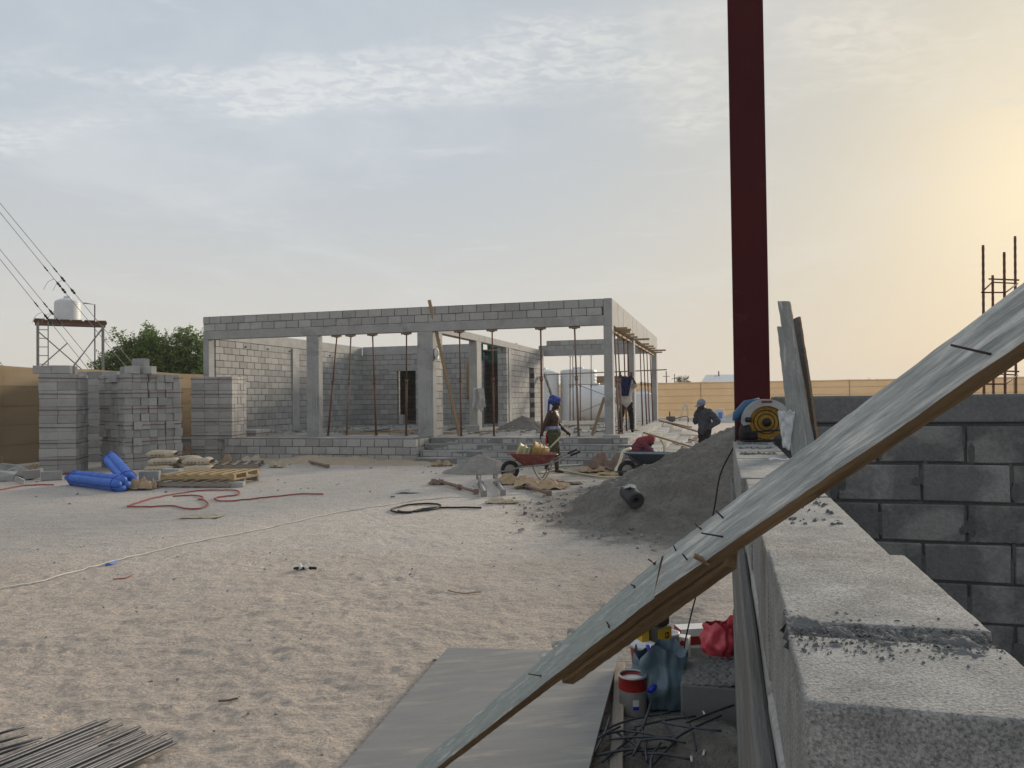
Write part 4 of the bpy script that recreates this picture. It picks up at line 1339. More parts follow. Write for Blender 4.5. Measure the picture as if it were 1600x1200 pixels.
def plank_frame(p0, p1, mid, phi=36):
    up_ = (p1 - p0).normalized(); e_ = (mid - CAM).normalized()
    pv = -(e_ - up_ * e_.dot(up_)).normalized()
    qv = up_.cross(pv).normalized()
    if qv.z < 0: qv = -qv
    ca, sa = math.cos(rad(phi)), math.sin(rad(phi))
    return Matrix((up_, qv * ca - pv * sa, pv * ca + qv * sa)).transposed().to_4x4()


brace = T('timber_brace', 'long whitish film faced timber leaning across the foreground from the low wall', 'timber brace', Jj)
BMx = plank_frame(Jj, Kk, Jj.lerp(Kk, .5))
BML = plank_frame(Qq, Jj, Jj.lerp(Qq, .35))
Qq = Jj + (Qq - Jj) * ((Jj.z - .012) / (Jj.z - Qq.z))
LL = (Qq - Jj).length


def worn_plank(name, x0, x1, y0, y1, z0, z1, mats, parent, M, seed, amp=.003, nx=90, cut0=0.0, cut1=0.0):
    """plank along local x; face slot 0 on top, raw slot 1 on the sides; ragged arrises"""
    m = MB()
    ny, nz = 8, 4
    ring = [(y0 + (y1 - y0) * i / ny, z1, 0) for i in range(ny)] + [(y1, z1 + (z0 - z1) * i / nz, 1) for i in range(nz)] + \
           [(y1 + (y0 - y1) * i / ny, z0, 1) for i in range(ny)] + [(y0, z0 + (z1 - z0) * i / nz, 1) for i in range(nz)]
    k = len(ring)
    vs = []
    for s_ in range(nx + 1):
        u = s_ / nx
        for (yv, zv, _) in ring:
            f = (yv - y0) / (y1 - y0)
            x = x0 + cut0 * f + (x1 + cut1 * f - x0 - cut0 * f) * u
            p = Vector((x * 7, yv * 60, zv * 60 + seed))
            edge = (abs(yv - y0) < 1e-6 or abs(yv - y1) < 1e-6) and (abs(zv - z0) < 1e-6 or abs(zv - z1) < 1e-6)
            a = amp * (1.6 if edge else .5)
            vs.append((x, yv + a * mnoise.noise(p) + (a * .8 * mnoise.noise(p * 5) if edge else 0), zv + a * mnoise.noise(p + Vector((9, 9, 9))) - (.0015 if edge else 0)))
    o = len(m.v); m.v += vs
    for s_ in range(nx):
        for q_ in range(k):
            m.f.append((s_ * k + q_, (s_ + 1) * k + q_, (s_ + 1) * k + (q_ + 1) % k, s_ * k + (q_ + 1) % k)); m.m.append(ring[q_][2])
    m.f.append(tuple(range(k))); m.m.append(1)
    m.f.append(tuple(nx * k + q_ for q_ in range(k - 1, -1, -1))); m.m.append(1)
    me = m.mesh(name, mats)
    bm = bmesh.new(); bm.from_mesh(me); bmesh.ops.recalc_face_normals(bm, faces=bm.faces[:]); bm.to_mesh(me); bm.free()
    return link(name, me, parent, M)


W_, TK = .070, .028
worn_plank('plank', .0, 1.05, .0, W_, .0, TK, ['film_face', 'raw_edge'], brace, BMx, 1.0, .0009, 260, .055, .0)
worn_plank('plank', -LL, -.004, .001, W_ - .004, -.003, TK - .003, ['film_green', 'raw_edge'], brace, BML, 5.0, .0009, 320, 0, .052)
pa_, pb_ = BML @ Vector((-.54, -.004, -.002)), BMx @ Vector((.17, .0, -.004))
BMS = Matrix.Translation(pa_) @ plank_frame(pa_ + Jj, pb_ + Jj, Jj, 36)
worn_plank('splice_plank', 0, (pb_ - pa_).length, -.004, .046, -TK - .004, -.004, ['raw_edge', 'raw_edge'], brace, BMS, 9.0, .0012, 140, -.01, .03)
for M_, x, y_, dv, l in ((BMx, .765, .012, (-.15, .0, 1), .062), (BMx, .225, .020, (-.2, .05, 1), .044), (BMx, .232, .052, (.5, .1, 1), .03), (BMx, .17, .060, (.3, .3, 1), .022), (BMx, .115, .024, (.7, .1, 1), .026),
                         (BMx, .085, .056, (.9, .2, 1), .02), (BML, .02, .062, (.4, .2, 1), .02), (BML, -.07, .05, (.2, .3, 1), .010), (BML, -.60, .024, (-.4, .2, 1), .034), (BML, -.2, .012, (1.2, .2, 1), .024)):
    d = Vector(dv).normalized(); b__ = Vector((x, y_, TK - .004)); t_ = b__ + d * l
    m = MB(); m.cyl(b__ - d * .01, t_, .0017, .0015, 8); m.cyl(b__, b__ + d * .002, .0038, .0038, 10)
    m.build('nail', 'nail', brace, True, M=M_)
sp = MB(); sp.bar((.165, -.002, TK * .6), (.160, .010, TK + .016), .006, .010); sp.build('splinter', 'raw_edge', brace, M=BMx)
for k in range(3):                                   # frayed film along the upper arris
    x = -.42 - .09 * k
    MB().grid(lambda u, v: (x + .045 * u, W_ - .006 + .010 * v + .004 * math.sin(u * 5), TK - .002 + .006 * v * math.sin(u * 3 + k)), 6, 2, .0006).build('frayed_film', 'film_face', brace, M=BML)

# ------------------------------------------------------------------ short boards standing on the wall
pm('film_board', (0.30, 0.31, 0.30), (0.20, 0.21, 0.205), 4, 0.7, 0.6, 40, obj=True, stretch=(1.5, 12, 12), bdist=.003, c3=(0.52, 0.53, 0.51), s3=3, t3=(.55, .7))


def ground_board(name, label, b, t, w, th, face, mats, seed, cat='board', group=None, cut=0.0):
    b, t = Vector(b), Vector(t)
    x = (t - b).normalized()
    fz = (Vector(face) - x * Vector(face).dot(x)).normalized()
    M = Matrix.Translation(b) @ Matrix((x, fz.cross(x), fz)).transposed().to_4x4()
    o = worn_plank(name, 0, (t - b).length, -w / 2, w / 2, 0, th, mats, None, M, seed, .002, 40, 0, cut)
    return tag(o, label, cat, group)


am = lambda x, y, z: A0 + Matrix.Rotation(-TH, 3, 'Z') @ Vector((x, y, z))
b0 = gp(1249, 712, AZ - .014)
ground_board('standing_board', 'nearer grey board standing upright on the low wall beside the saw', b0, at(1226, 514, b0.y + .03), .062, .030, (-.25, -1, .1), ['film_board', 'film_board'], 2.0, group='boards standing on the wall', cut=.012)
b1 = gp(1266, 706, AZ - .014)
ground_board('standing_board', 'taller grey board standing behind the nearer one on the low wall', b1, at(1226, 474, b1.y + .1), .052, .028, (-.55, -1, .1), ['film_board', 'ply_edge'], 3.0, group='boards standing on the wall', cut=.012)
b2_ = at(1268, 700, b1.y + .03)
ground_board('plywood_strip', 'thin plywood strip with shade-coloured face and tan layered edge leaning behind the standing boards', b2_, at(1239, 500, b1.y + .15), .11, .012, (-1, -.35, .1), ['near_dark', 'ply_edge'], 4.0, 'plywood')  # dark face colour paints in the shade behind the boards
c_ = at(1232, 655, b0.y - .02)


def pap(u, v):
    return (c_.x - .05 + .075 * u * (.35 + .65 * v) + .02 * (1 - v), c_.y - .012 - .012 * mnoise.noise(Vector((u * 4, v * 5, 2))), c_.z - .115 + .15 * v - .02 * u * (1 - v) + .012 * mnoise.noise(Vector((u * 5, v * 4, 7))))


tag(MB().grid(pap, 16, 18, .0012).build('torn_sheet', pm('milky_sheet', (.55, .56, .57), (.46, .47, .48), 12, .6, .2, 60), None, True), 'torn milky plastic sheet stuck to the nearer standing board', 'plastic sheet')
sw = at(1216, 711, 3.0); sw = am(.15, -1.72, AZ - .005)
tag(MB().tube(smoothpath([sw + Vector((-.045, 0, .004)), sw + Vector((-.02, .004, .008)), sw + Vector((.005, -.006, .004)), sw + Vector((.03, 0, .006))], 6), [.006] * 6 + [.004] * 6 + [.0025] * 7, 6).build('bent_wire', 'white_plastic', None, True), 'bent white plastic strip on the low wall top before the boards', 'plastic strip')

# ------------------------------------------------------------------ circular saw
saw = T('circular_saw', 'blue circular saw with yellow blade standing on the end of the low wall', 'circular saw', am(.150, -.27, AZ - .014), -TH + rad(8))
saw.scale = (1.05, 1.05, 1.02)
pm('saw_blue', (0.02, 0.095, 0.20), None, 5, .45, .05, 60, speck=.05, spec=.5)
pm('saw_grey', (0.36, 0.37, 0.38), None, 5, .4, .05, 60, metal=.3, speck=.05, spec=.5)
pm('saw_black', (0.018, 0.018, 0.02), None, 5, .5, .05, 60, speck=.05)
pm('blade_yellow', (0.36, 0.21, 0.03), (0.22, 0.125, 0.025), 14, .45, .1, 60, metal=.3, c3=(.16, .09, .03), s3=18, t3=(.55, .7))
zc, xc = .118, .02
arc = [(.128 * math.cos(a), .118 * math.sin(a)) for a in [rad(-14 + k * 208 / 28) for k in range(29)]]
inn = [(.090 * math.cos(a), .080 * math.sin(a)) for a in [rad(-14 + k * 208 / 28) for k in range(29)]]
m = MB()
for (o1, o2, i1, i2) in zip(arc, arc[1:], inn, inn[1:]):
    vs = []
    for yv in (-.03, .03):
        for (x, z) in (o1, o2, i2, i1): vs.append((xc + x, yv, zc + z))
    m._add(vs, [(0, 1, 2, 3), (7, 6, 5, 4), (0, 4, 5, 1), (1, 5, 6, 2), (2, 6, 7, 3), (3, 7, 4, 0)])
gd = m.build('blade_guard', 'saw_grey', saw)
bm = bmesh.new(); bm.from_mesh(gd.data); bmesh.ops.remove_doubles(bm, verts=bm.verts[:], dist=1e-5); bm.to_mesh(gd.data); bm.free()
ge_ = [(.098 * math.cos(rad(k * 15)), .088 * math.sin(rad(k * 15))) for k in range(24)]
m = MB(); m._add([(xc + x * .99, .018, zc + z * .99) for x, z in ge_] + [(xc, .018, zc)], [(k, (k + 1) % 24, 24) for k in range(24)]); m.build('guard_back', 'saw_black', saw)
m = MB()
nb_ = 60
vs = [((.098 if k % 2 else .093) * math.cos(2 * math.pi * k / nb_) + xc, -.004, zc - .01 + (.098 if k % 2 else .093) * math.sin(2 * math.pi * k / nb_)) for k in range(nb_)]
m._add(vs + [(x, y_ + .003, z) for x, y_, z in vs], [tuple(range(nb_)), tuple(range(2 * nb_ - 1, nb_ - 1, -1))] + [(k, k + nb_, (k + 1) % nb_ + nb_, (k + 1) % nb_) for k in range(nb_)])
bl_ = m.build('blade', 'blade_yellow', saw)
RYx = Matrix.Rotation(rad(90), 4, 'X')
MB().lathe([(.03, -.012), (.03, .006), (.022, .008), (.001, .008)], 24, Matrix.Translation((xc, -.006, zc - .01)) @ RYx).build('flange', 'blade_yellow', bl_, True)
for rr_ in (.045, .066): MB().tube([(xc + rr_ * math.cos(a * .2618), -.005, zc - .01 + rr_ * math.sin(a * .2618)) for a in range(24)], .0025, 6, True).build('blade_ring', 'saw_black', bl_, True)
MB().lathe([(.024, 0), (.024, .012), (.001, .012)], 20, Matrix.Translation((xc, -.010, zc - .01)) @ RYx).build('arbor_bolt', 'saw_black', bl_, True)
m = MB(); m.box((xc + .005, .0, .006), (.27, .12, .008)); m.build('base_shoe', 'saw_black', saw, False, .002)
m = MB(); m.ell((xc - .11, .0, zc - .07), (.035, .03, .06), None, 12, 8); m.box((xc - .09, 0, .03), (.08, .05, .05)); m.build('front_bracket', 'saw_black', saw, True)
m = MB(); m.bar((xc - .12, -.036, .052), (xc + .14, -.036, .068), .008, .010); m.build('guide_bar', 'saw_black', saw)
m = MB(); m.cyl((xc - .115, -.045, zc + .005), (xc - .085, -.045, zc + .005), .014, None, 10); m.cyl((xc + .12, -.04, zc - .03), (xc + .15, -.04, zc - .03), .012, None, 10); m.build('knob', 'saw_black', saw, True)
m = MB(); m.tube([(xc - .02, .05, zc + .105), (xc - .09, .05, zc + .085), (xc - .145, .05, zc + .03), (xc - .15, .05, zc - .005)], [.022, .030, .026, .020], 12); m.build('handle', 'saw_blue', saw, True)
m = MB(); m.tube([(xc - .09, .06, zc + .03), (xc - .03, .08, zc + .0), (xc + .03, .13, zc - .01)], [.03, .045, .045], 14); m.build('motor_housing', 'saw_blue', saw, True)
MB().box((xc + .0, -.0312, zc + .103), (.055, .002, .013)).build('name_plate', 'strap_red', saw)
cs = Matrix.Translation(saw.location) @ Matrix.Rotation(saw.rotation_euler.z, 4, 'Z') @ Matrix.Scale(1.05, 4)
c0 = cs @ Vector((xc - .15, .05, zc - .02))
c1, c2_, c3_ = at(1126, 740, 4.6), at(1115, 800, 4.55), at(1095, 900, 4.5)
tag(MB().tube(smoothpath([c0, c0 + Vector((-.01, 0, -.12)), c1, c2_, c3_, at(1080, 960, 4.45), at(1070, 1005, 4.45), at(1064, 1040, 4.45), gp(1030, 1090) + Vector((0, .25, .02))], 8), .0045, 8).build('hanging_cable', 'black_rubber', None, True), 'black cable hanging from the circular saw down to the ground', 'cable')

# ------------------------------------------------------------------ starter bars over the right wall
cg = T('rebar_cage', 'rusty steel starter bars with stirrups rising over the dark wall at right', 'rebar cage', (0, 0, 0))
Yc = 4.27
bars = ((1536, 383, Yc, 'a'), (1551, 430, Yc + .26, 'b'), (1569, 394, Yc - .02, 'c'), (1586, 369, Yc + .2, 'd'))
cg.location = (at(1560, 620, Yc + .1).x, Yc + .1, 1.2)
co = Vector(cg.location)
for xi, yt, Yv, _ in bars:
    top = at(xi, yt, Yv); bot = Vector((at(xi - 1, 610, Yv).x, Yv, 1.2))
    n = 60
    pts = [bot.lerp(top, k / n) - co for k in range(n + 1)]
    MB().tube(pts, [.0075 if k % 2 else .0066 for k in range(n + 1)], 8).build('bar', 'rust', cg, True)
for yi in (447, 590):
    c = [at(1534, yi + 10, Yc - .01), at(1571, yi + 10, Yc - .03), at(1590, yi - 4, Yc + .21), at(1550, yi - 6, Yc + .27)]
    MB().tube([p_ - co for p_ in c], .0045, 6, True).build('stirrup', 'rust', cg, True)
    MB().tube([c[2] - co + Vector((.01, 0, .02)), c[3] - co + Vector((-.02, 0, .02))], .0045, 6).build('stirrup', 'rust', cg, True)

# ------------------------------------------------------------------ things on the ground by the wall
pm('film_ply', (0.23, 0.222, 0.21), (0.185, 0.18, 0.172), 2.5, 0.5, 0.25, 40, obj=True, stretch=(1, 6, 1), bdist=.002, speck=.12, c3=(0.36, 0.315, 0.26), s3=1.7, t3=(.52, .74), spec=.3)
sh = T('plywood_sheet', 'large grey film faced plywood sheet lying on the sand in front', 'plywood sheet', (0, 0, 0))
c = [gp(700, 1016, .03), gp(968, 1024, .10), gp(920, 1208, .10), gp(532, 1208, .02)]
cen = sum(c, Vector()) / 4
c[2] = c[1] + (c[2] - c[1]) * 1.25; c[3] = c[0] + (c[3] - c[0]) * 1.25
sh.location = (cen.x, cen.y, 0)


def shf(u, v):
    p_ = (c[0].lerp(c[1], u)).lerp(c[3].lerp(c[2], u), v)
    return p_ - Vector(sh.location) + Vector((0, 0, .004 * math.sin(u * 3) + .003 * mnoise.noise(Vector((u * 2, v * 2, 5)))))


MB().grid(shf, 24, 24, .016).build('panel', 'film_ply', sh, True).data.polygons.foreach_set('use_smooth', [False] * (24 * 24 * 2 + 96))
pole('sheet_support', 'rough timber lying under the right edge of the plywood sheet', gp(968, 1040, .03), gp(925, 1200, .03) + Vector((.05, -.4, 0)), .06, .05, 'timber_grey', 'timber')
# cast footing beside the wall
pm('wet_concrete', (0.185, 0.185, 0.18), (0.15, 0.15, 0.147), 3, .8, .15, 40, speck=.08)
ft = T('concrete_footing', 'smooth grey concrete footing with rough gritty top against the low wall', 'footing', gp(1064, 1130), -TH)
m = MB(); m.b2(0, .42, 0, .42, -.02, .205); m.build('body', 'wet_concrete', ft, False, .012, 2)


def gf(u, v):
    x, y_ = .004 + u * .41, .004 + v * .41
    return (x, y_, .203 + .012 * abs(mnoise.noise(Vector((x * 20, y_ * 20, 1)))) + .012 * mnoise.noise(Vector((x * 60, y_ * 60, 1))) + .02 * u)


MB().grid(gf, 60, 60, .01).build('gritty_top', 'lump', ft, True)
cem = heap('cement_spill', 'spill of grey cement and sand at the foot of the low wall', 'cement spill', 1.02, 3.62, .62, .55, .13, 'sand_grey', 41.0, 0, 0, .02, 40, 100)

# paint can
pm('can_metal', (0.42, 0.41, 0.39), (0.36, 0.35, 0.33), 3, .35, .05, 60, metal=.55, speck=.05)
pm('red_paint', (0.30, 0.02, 0.018), None, 4, .45, .05, 60, speck=.05, spec=.4)
pm('blue_bright', (0.012, 0.03, 0.42), None, 4, .4, .03, 60, speck=.05, spec=.5)
pm('white_label', (0.7, 0.7, 0.7), None, 4, .6, 0, 60, speck=.03)
can = T('paint_can', 'open red and silver paint can beside the grey plastic bag', 'paint can', gp(989, 1112), rad(20))
MB().lathe([(.073, 0), (.076, .006), (.075, .012), (.075, .128)], 32, None, False).build('body', 'can_metal', can, True)
MB().lathe([(.0756, .1285), (.0756, .190), (.078, .193), (.078, .199), (.070, .199), (.069, .175), (.001, .172)], 32, None, True, False).build('red_band', 'red_paint', can, True)
MB().lathe([(.079, .196), (.079, .203), (.067, .203), (.067, .196), (.079, .196)], 32, None, False, False).build('rim', 'can_metal', can, True)
MB().lathe([(.068, .176), (.04, .179), (.001, .18)], 24, None, False, False).build('paint_surface', 'white_label', can, True)


def lab(u, v):
    a = rad(-118 + 24 * u)
    return (.0768 * math.cos(a), .0768 * math.sin(a), .045 + .045 * v)


MB().grid(lab, 6, 2, .0004).build('label', ['white_label'], can)
MB().grid(lambda u, v: (lambda a: (.0772 * math.cos(a), .0772 * math.sin(a), .038 + .018 * v))(rad(-118 + 24 * u)), 6, 1, .0004).build('label_stripe', 'blue_bright', can)
MB().tube(smoothpath([(.05, -.06, .175), (.085, -.075, .15), (.1, -.02, .135), (.085, .03, .155), (.06, .05, .175)], 6), .0018, 6).build('bail', 'galv', can, True)
MB().tube([(.05, -.095, .138), (.115, -.05, .142), (.13, -.02, .15)], [.014, .016, .014], 10).build('grip', 'blue_bright', can, True)


def plastic_bag(name, label, c, r, h, mat, seed, open_=.5, lean=(0, 0), flare=1.0):
    """thin bag: bellied base, pinched folds, ragged mouth"""
    def fn(u, v):
        a = u * 2 * math.pi
        n = mnoise.noise(Vector((math.cos(a) * 2.2, math.sin(a) * 2.2, v * 2.0 + seed)))
        n2 = mnoise.noise(Vector((math.cos(a) * 5, math.sin(a) * 5, v * 3.5 + seed + 8)))
        rr = r * (.86 + .32 * math.sin(min(v, .75) / .75 * math.pi * .8) - (.28 * max(0, v - .6)) * (1 if open_ < .5 else .2) + .36 * n + .15 * n2)
        if v == 0: rr *= .55
        zz_ = h * (v + .14 * (v ** 3) * mnoise.noise(Vector((math.cos(a) * 1.6, math.sin(a) * 1.6, seed + 3))) * 2.4)
        return (rr * math.cos(a) + lean[0] * v, rr * math.sin(a) * flare + lean[1] * v, max(.002, zz_))
    t = T(name, label, 'plastic bag', c)
    m = MB().grid(fn, 72, 40)
    n0 = 73
    m.f.append(tuple(range(71, -1, -1))); m.m.append(0)
    o = m.build('bag_skin', mat, t, True)
    return t


pm('bag_grey', (0.12, 0.18, 0.22), (0.09, 0.14, 0.175), 5, .38, .35, 18, speck=.06, spec=.5, bdist=.01)
pm('bag_red', (0.58, 0.075, 0.10), (0.50, 0.05, 0.07), 5, .38, .35, 18, speck=.06, spec=.5, bdist=.01)
bg1 = plastic_bag('carrier_bag', 'blue grey plastic carrier bag slumped between the can and footing', gp(1036, 1100), .138, .29, 'bag_grey', 3.3, .8, (.0, .03))
m = MB()
for s_ in (0, 1):
    p_ = [(.04 + .05 * s_, -.05 + .14 * s_, .26), (.03 + .06 * s_, -.03 + .12 * s_, .36), (.07 + .05 * s_, .0 + .06 * s_, .40), (.11 + .02 * s_, .02, .33), (.12, .04, .26)]
    m.grid(lambda u, v: (lambda q_: q_ + Vector((.028 * (v - .5), .02 * (v - .5), .02 * math.sin(u * 9))))(smoothpath(p_, 6)[min(24, int(u * 24))]), 24, 3, .001)

bg2 = plastic_bag('carrier_bag', 'bright red plastic bag lying on the footing against the low wall', gp(1128, 1024, .225) + Vector((0, .04, 0)), .095, .17, 'bag_red', 7.7, .2, (.02, .02))
# white bucket with red body behind the grey bag
bk = T('paint_bucket', 'white rimmed red bucket half hidden behind the grey bag', 'bucket', gp(1018, 1066))
MB().lathe([(.10, 0), (.125, .225), (.125, .23)], 32, None, False).build('body', 'red_paint', bk, True)
MB().lathe([(.128, .222), (.134, .222), (.134, .25), (.12, .25), (.118, .235)], 32, None, False, False).build('rim', 'white_plastic', bk, True)
MB().lathe([(.13, .245), (.13, .255), (.001, .258)], 32).build('lid', 'white_plastic', bk, True)
for a in (-110, -85, -60): MB().lathe([(.018, 0), (.018, .004), (.001, .004)], 12, Matrix.Rotation(rad(a), 4, 'Z') @ Matrix.Translation((.121, 0, .19)) @ Matrix.Rotation(rad(90), 4, 'Y')).build('printed_dot', 'white_label', bk)
sp_ = T('paint_brush', 'blue handled brush standing in the grey bag mouth', 'brush', gp(1022, 1100) + Vector((-.02, -.06, .27)))
m = MB(); m.tube([(-.02, 0, .075), (-.005, 0, .02), (.006, 0, -.03)], [.012, .010, .013], 10); m.build('handle', 'blue_bright', sp_, True)
MB().box((.012, 0, -.06), (.03, .012, .06)).build('ferrule', 'galv', sp_)
# boxes
pm('box_yellow', (0.52, 0.33, 0.03), None, 4, .6, .03, 60, speck=.06)
pm('box_dark', (0.06, 0.055, 0.05), None, 4, .6, .03, 60, speck=.06)


def carton(name, label, loc, rz, d, front, side, top, cat='box'):
    t = T(name, label, cat, loc, rz)
    x, y_, z = d
    MB().b2(-x / 2, x / 2, -y_ / 2, y_ / 2, 0, z).build('body', side, t, False, .002)
    MB().b2(-x / 2 + .002, x / 2 - .002, -y_ / 2 - .0012, -y_ / 2 - .0004, .002, z - .002).build('front_panel', front, t)
    MB().b2(-x / 2 + .002, x / 2 - .002, -y_ / 2 + .002, y_ / 2 - .002, z + .0004, z + .0014).build('top_panel', top, t)
    return t


zb = .258
bkl = Vector(bk.location)
y1_ = carton('tool_box', 'yellow carton with dark printed mark on top of the white rimmed bucket', bkl + Vector((.045, -.03, zb)), rad(28), (.105, .10, .085), 'box_yellow', 'box_dark', 'box_dark')
MB().b2(.002, .030, -.0524, -.0513, .022, .058).build('printed_mark', 'box_dark', y1_)
for a_ in ((.008, .012, .03, .052), (.013, .024, .042, .046), (.013, .02, .034, .038)):
    MB().b2(a_[0], a_[1], -.0532, -.0525, a_[2], a_[3]).build('printed_mark', 'box_yellow', y1_)
MB().b2(-.045, -.012, -.0524, -.0513, .012, .016).build('printed_line', 'box_dark', y1_)
for a_ in ((-.03, -.02, .03, .034), (-.03, -.026, .03, .06), (-.01, -.006, .03, .06), (.0, .012, .04, .044), (.012, .016, .03, .06)):
    MB().b2(.0527, .0535, a_[0], a_[1], a_[2], a_[3]).build('printed_mark', 'box_yellow', y1_)
y2_ = carton('tool_box', 'smaller yellow box left of the marked carton on the bucket', bkl + Vector((-.055, -.01, zb)), rad(20), (.05, .09, .07), 'box_yellow', 'box_yellow', 'box_dark')
y3_ = carton('tool_box', 'dark box stacked on the marked yellow carton', bkl + Vector((.05, .0, zb + .087)), rad(30), (.09, .08, .07), 'box_dark', 'box_dark', 'box_dark')
zf2 = 0.0
fl_ = Vector(ft.location)
wb_ = carton('long_box', 'long white topped box with red side behind the red bag', gp(1118, 1050) + Vector((.0, .28, .10)), rad(8), (.36, .12, .10), 'red_paint', 'red_paint', 'white_label')
MB().b2(-.178, .178, -.0625, -.0615, .055, .099).build('white_band', 'white_label', wb_)
st_ = T('box_support', 'concrete block standing under the long white topped box', 'block', gp(1118, 1050) + Vector((.0, .28, 0)), rad(8))
MB().box((0, 0, .05), (.4, .2, .098)).build('block_body', 'block', st_, False, .006)
rc = carton('milk_carton', 'small red and white folded carton beside the black cord', gp(1071, 1052) + Vector((.02, .12, .0)), rad(-25), (.07, .07, .19), 'red_paint', 'white_label', 'white_label')
MB().b2(-.034, .034, -.0372, -.0364, .12, .188).build('white_panel', 'white_label', rc)
MB().lathe([(.018, 0), (.018, .001), (.001, .001)], 14, Matrix.Translation((0, -.0374, .155)) @ RYx).build('printed_dot', 'red_paint', rc)
wbk = T('small_bucket', 'small white tub between the yellow carton and the folded carton', 'tub', gp(1052, 1050) + Vector((.0, .1, 0)))
MB().lathe([(.05, 0), (.06, .2), (.063, .2), (.063, .215), (.055, .215), (.054, .18), (.001, .18)], 24, None, True).build('body', 'white_plastic', wbk, True)
# crumpled wire on the sheet
cw = gp(893, 1066, .09)
t = T('wire_scrap', 'small tangle of pale wire lying on the plywood sheet', 'wire scrap', cw)
m = MB(); r = random.Random(4)
for k in range(9):
    a_ = Vector((r.uniform(-.04, .04), r.uniform(-.03, .03), .006)); b__ = a_ + Vector((r.uniform(-.06, .06), r.uniform(-.03, .03), r.uniform(0, .02)))
    m.tube(smoothpath([a_, (a_ + b__) / 2 + Vector((0, .01, r.uniform(0, .02))), b__], 4), .0022, 5)
m.build('wire', 'steel_dark', t, True)
MB().tube([(-.0, 0, .004), (.006, .01, .06)], [.006, .003], 6).build('yellow_tip', 'box_yellow', t, True)

# rebar offcuts
RB = 'black steel offcuts by the wall'
r = random.Random(17)
for k in range(24):
    px_, py_ = r.uniform(935, 1125), r.uniform(1150, 1215)
    a_ = gp(px_, py_); a_.x = min(a_.x, 1.08)
    ang = r.gauss(.35, .8); l = r.uniform(.14, .42)
    d = Vector((math.cos(ang) * l / 2, math.sin(ang) * l / 2, 0))
    bend = Vector((0, 0, r.uniform(.0, .03)))
    z0 = .05 + .10 * max(0, 1 - abs(a_.x - 1.0) / .5) * .5 + k * .0022
    p_ = [a_ - d + Vector((0, 0, z0)), a_ + Vector((r.uniform(-.02, .02), r.uniform(-.02, .02), z0 + .006)) + bend * .4, a_ + d + Vector((0, 0, z0 + r.uniform(-.0, .02)))]
    for q_ in p_: q_.x = min(q_.x, 1.0 + .26 * (q_.y - 3.3))
    o = MB().tube(smoothpath(p_, 5), .0062, 6).build('steel_offcut', 'steel_dark', None, True)
    tag(o, 'dark bent steel bar offcut in the tangle at the foot of the wall', 'steel bar', RB)
for k, (px_, py_) in enumerate(((1110, 1146), (1099, 1180), (1081, 1190), (1102, 1118))):
    a_ = gp(px_, py_, .075)
    ang = (.35, 1.2, 1.4, 1.6)[k]
    o = MB().cyl(a_, a_ + Vector((.04 * math.cos(ang), .04 * math.sin(ang), .004)), .0055, None, 8).build('plastic_plug', 'white_label', None, True)
    tag(o, ('longest white plug lying between footing and steel offcuts', 'white plug standing nearly upright among the steel offcuts', 'short white plug left among the steel offcuts', 'tiny white chip just below the concrete footing')[k], 'plastic plug')

# bundle of reinforcing bars in the left foreground
RG = 'straight bars in the foreground bundle'
r = random.Random(23)
e0, e1 = gp(60, 1215), gp(228, 1134)
dirb = (gp(232, 1132) - gp(70, 1202)); dirb.z = 0; dirb.normalize()
side = Vector((dirb.y, -dirb.x, 0))
for k in range(52):
    s_ = (k % 26) / 26
    tip = gp(152, 1140).lerp(gp(274, 1172), s_ + r.uniform(-.03, .03)) + dirb * r.uniform(-.20, .06)
    layer = k // 26
    a_ = tip + Vector((0, 0, .022 + layer * .014 + r.uniform(0, .006)))
    dd = (dirb + side * r.gauss(0, .014)).normalized()
    b__ = a_ - dd * r.uniform(1.6, 1.9) + Vector((0, 0, r.uniform(-.004, .01)))
    o = MB().tube([b__, (a_ + b__) / 2 + side * r.gauss(0, .006), a_], .0078, 6).build('steel_bar', 'steel_dark', None, True)
    tag(o, 'straight grey steel bar in the bundle at the bottom left corner', 'steel bar', RG)
for k, (a_, b__) in enumerate((((38, 1141), (-20, 1158)), ((44, 1153), (-20, 1172)), ((66, 1158), (-20, 1184)), ((60, 1163), (-20, 1192)))):
    o = MB().tube([gp(*a_) + Vector((0, 0, .02)), gp(*b__) + Vector((0, 0, .02))], .0065, 6).build('steel_bar', 'steel_dark', None, True)
    tag(o, ('topmost', 'second', 'third', 'lowest')[k] + ' of the four loose bars at the left edge beside the bundle', 'steel bar')

# ------------------------------------------------------------------ things about the yard, left side
def blue_roll(label, a, b, r, rz=0):
    a, b = Vector(a), Vector(b)
    t = T('pipe_bundle', label, 'pipe bundle', a)
    d = b - a; n = d.normalized()
    u = n.orthogonal().normalized(); w = n.cross(u)
    for k in range(4):
        o = (u * math.cos(k * 1.57 + .78) + w * math.sin(k * 1.57 + .78)) * r * .55
        pts = []
        for q in range(15):
            f = q / 14
            pts.append(o * (1 - .12 * math.exp(-((f - .06) / .04) ** 2) - .12 * math.exp(-((f - .93) / .04) ** 2)) + d * f + u * .008 * mnoise.noise(Vector((f * 6, k, 2))))
        MB().tube(pts, [r * (.52 + .06 * mnoise.noise(Vector((q * .7, k * 3, 1)))) * (.75 if q in (0, 14) else 1) for q in range(15)], 12).build('wrapped_pipe', 'blue_plastic', t, True)
    for f in (.08, .92):
        MB().tube([d * f + (u * math.cos(q * .4189) + w * math.sin(q * .4189)) * r * 1.02 for q in range(15)], .008, 6, True).build('tie', 'blue_bright', t, True)
    return t


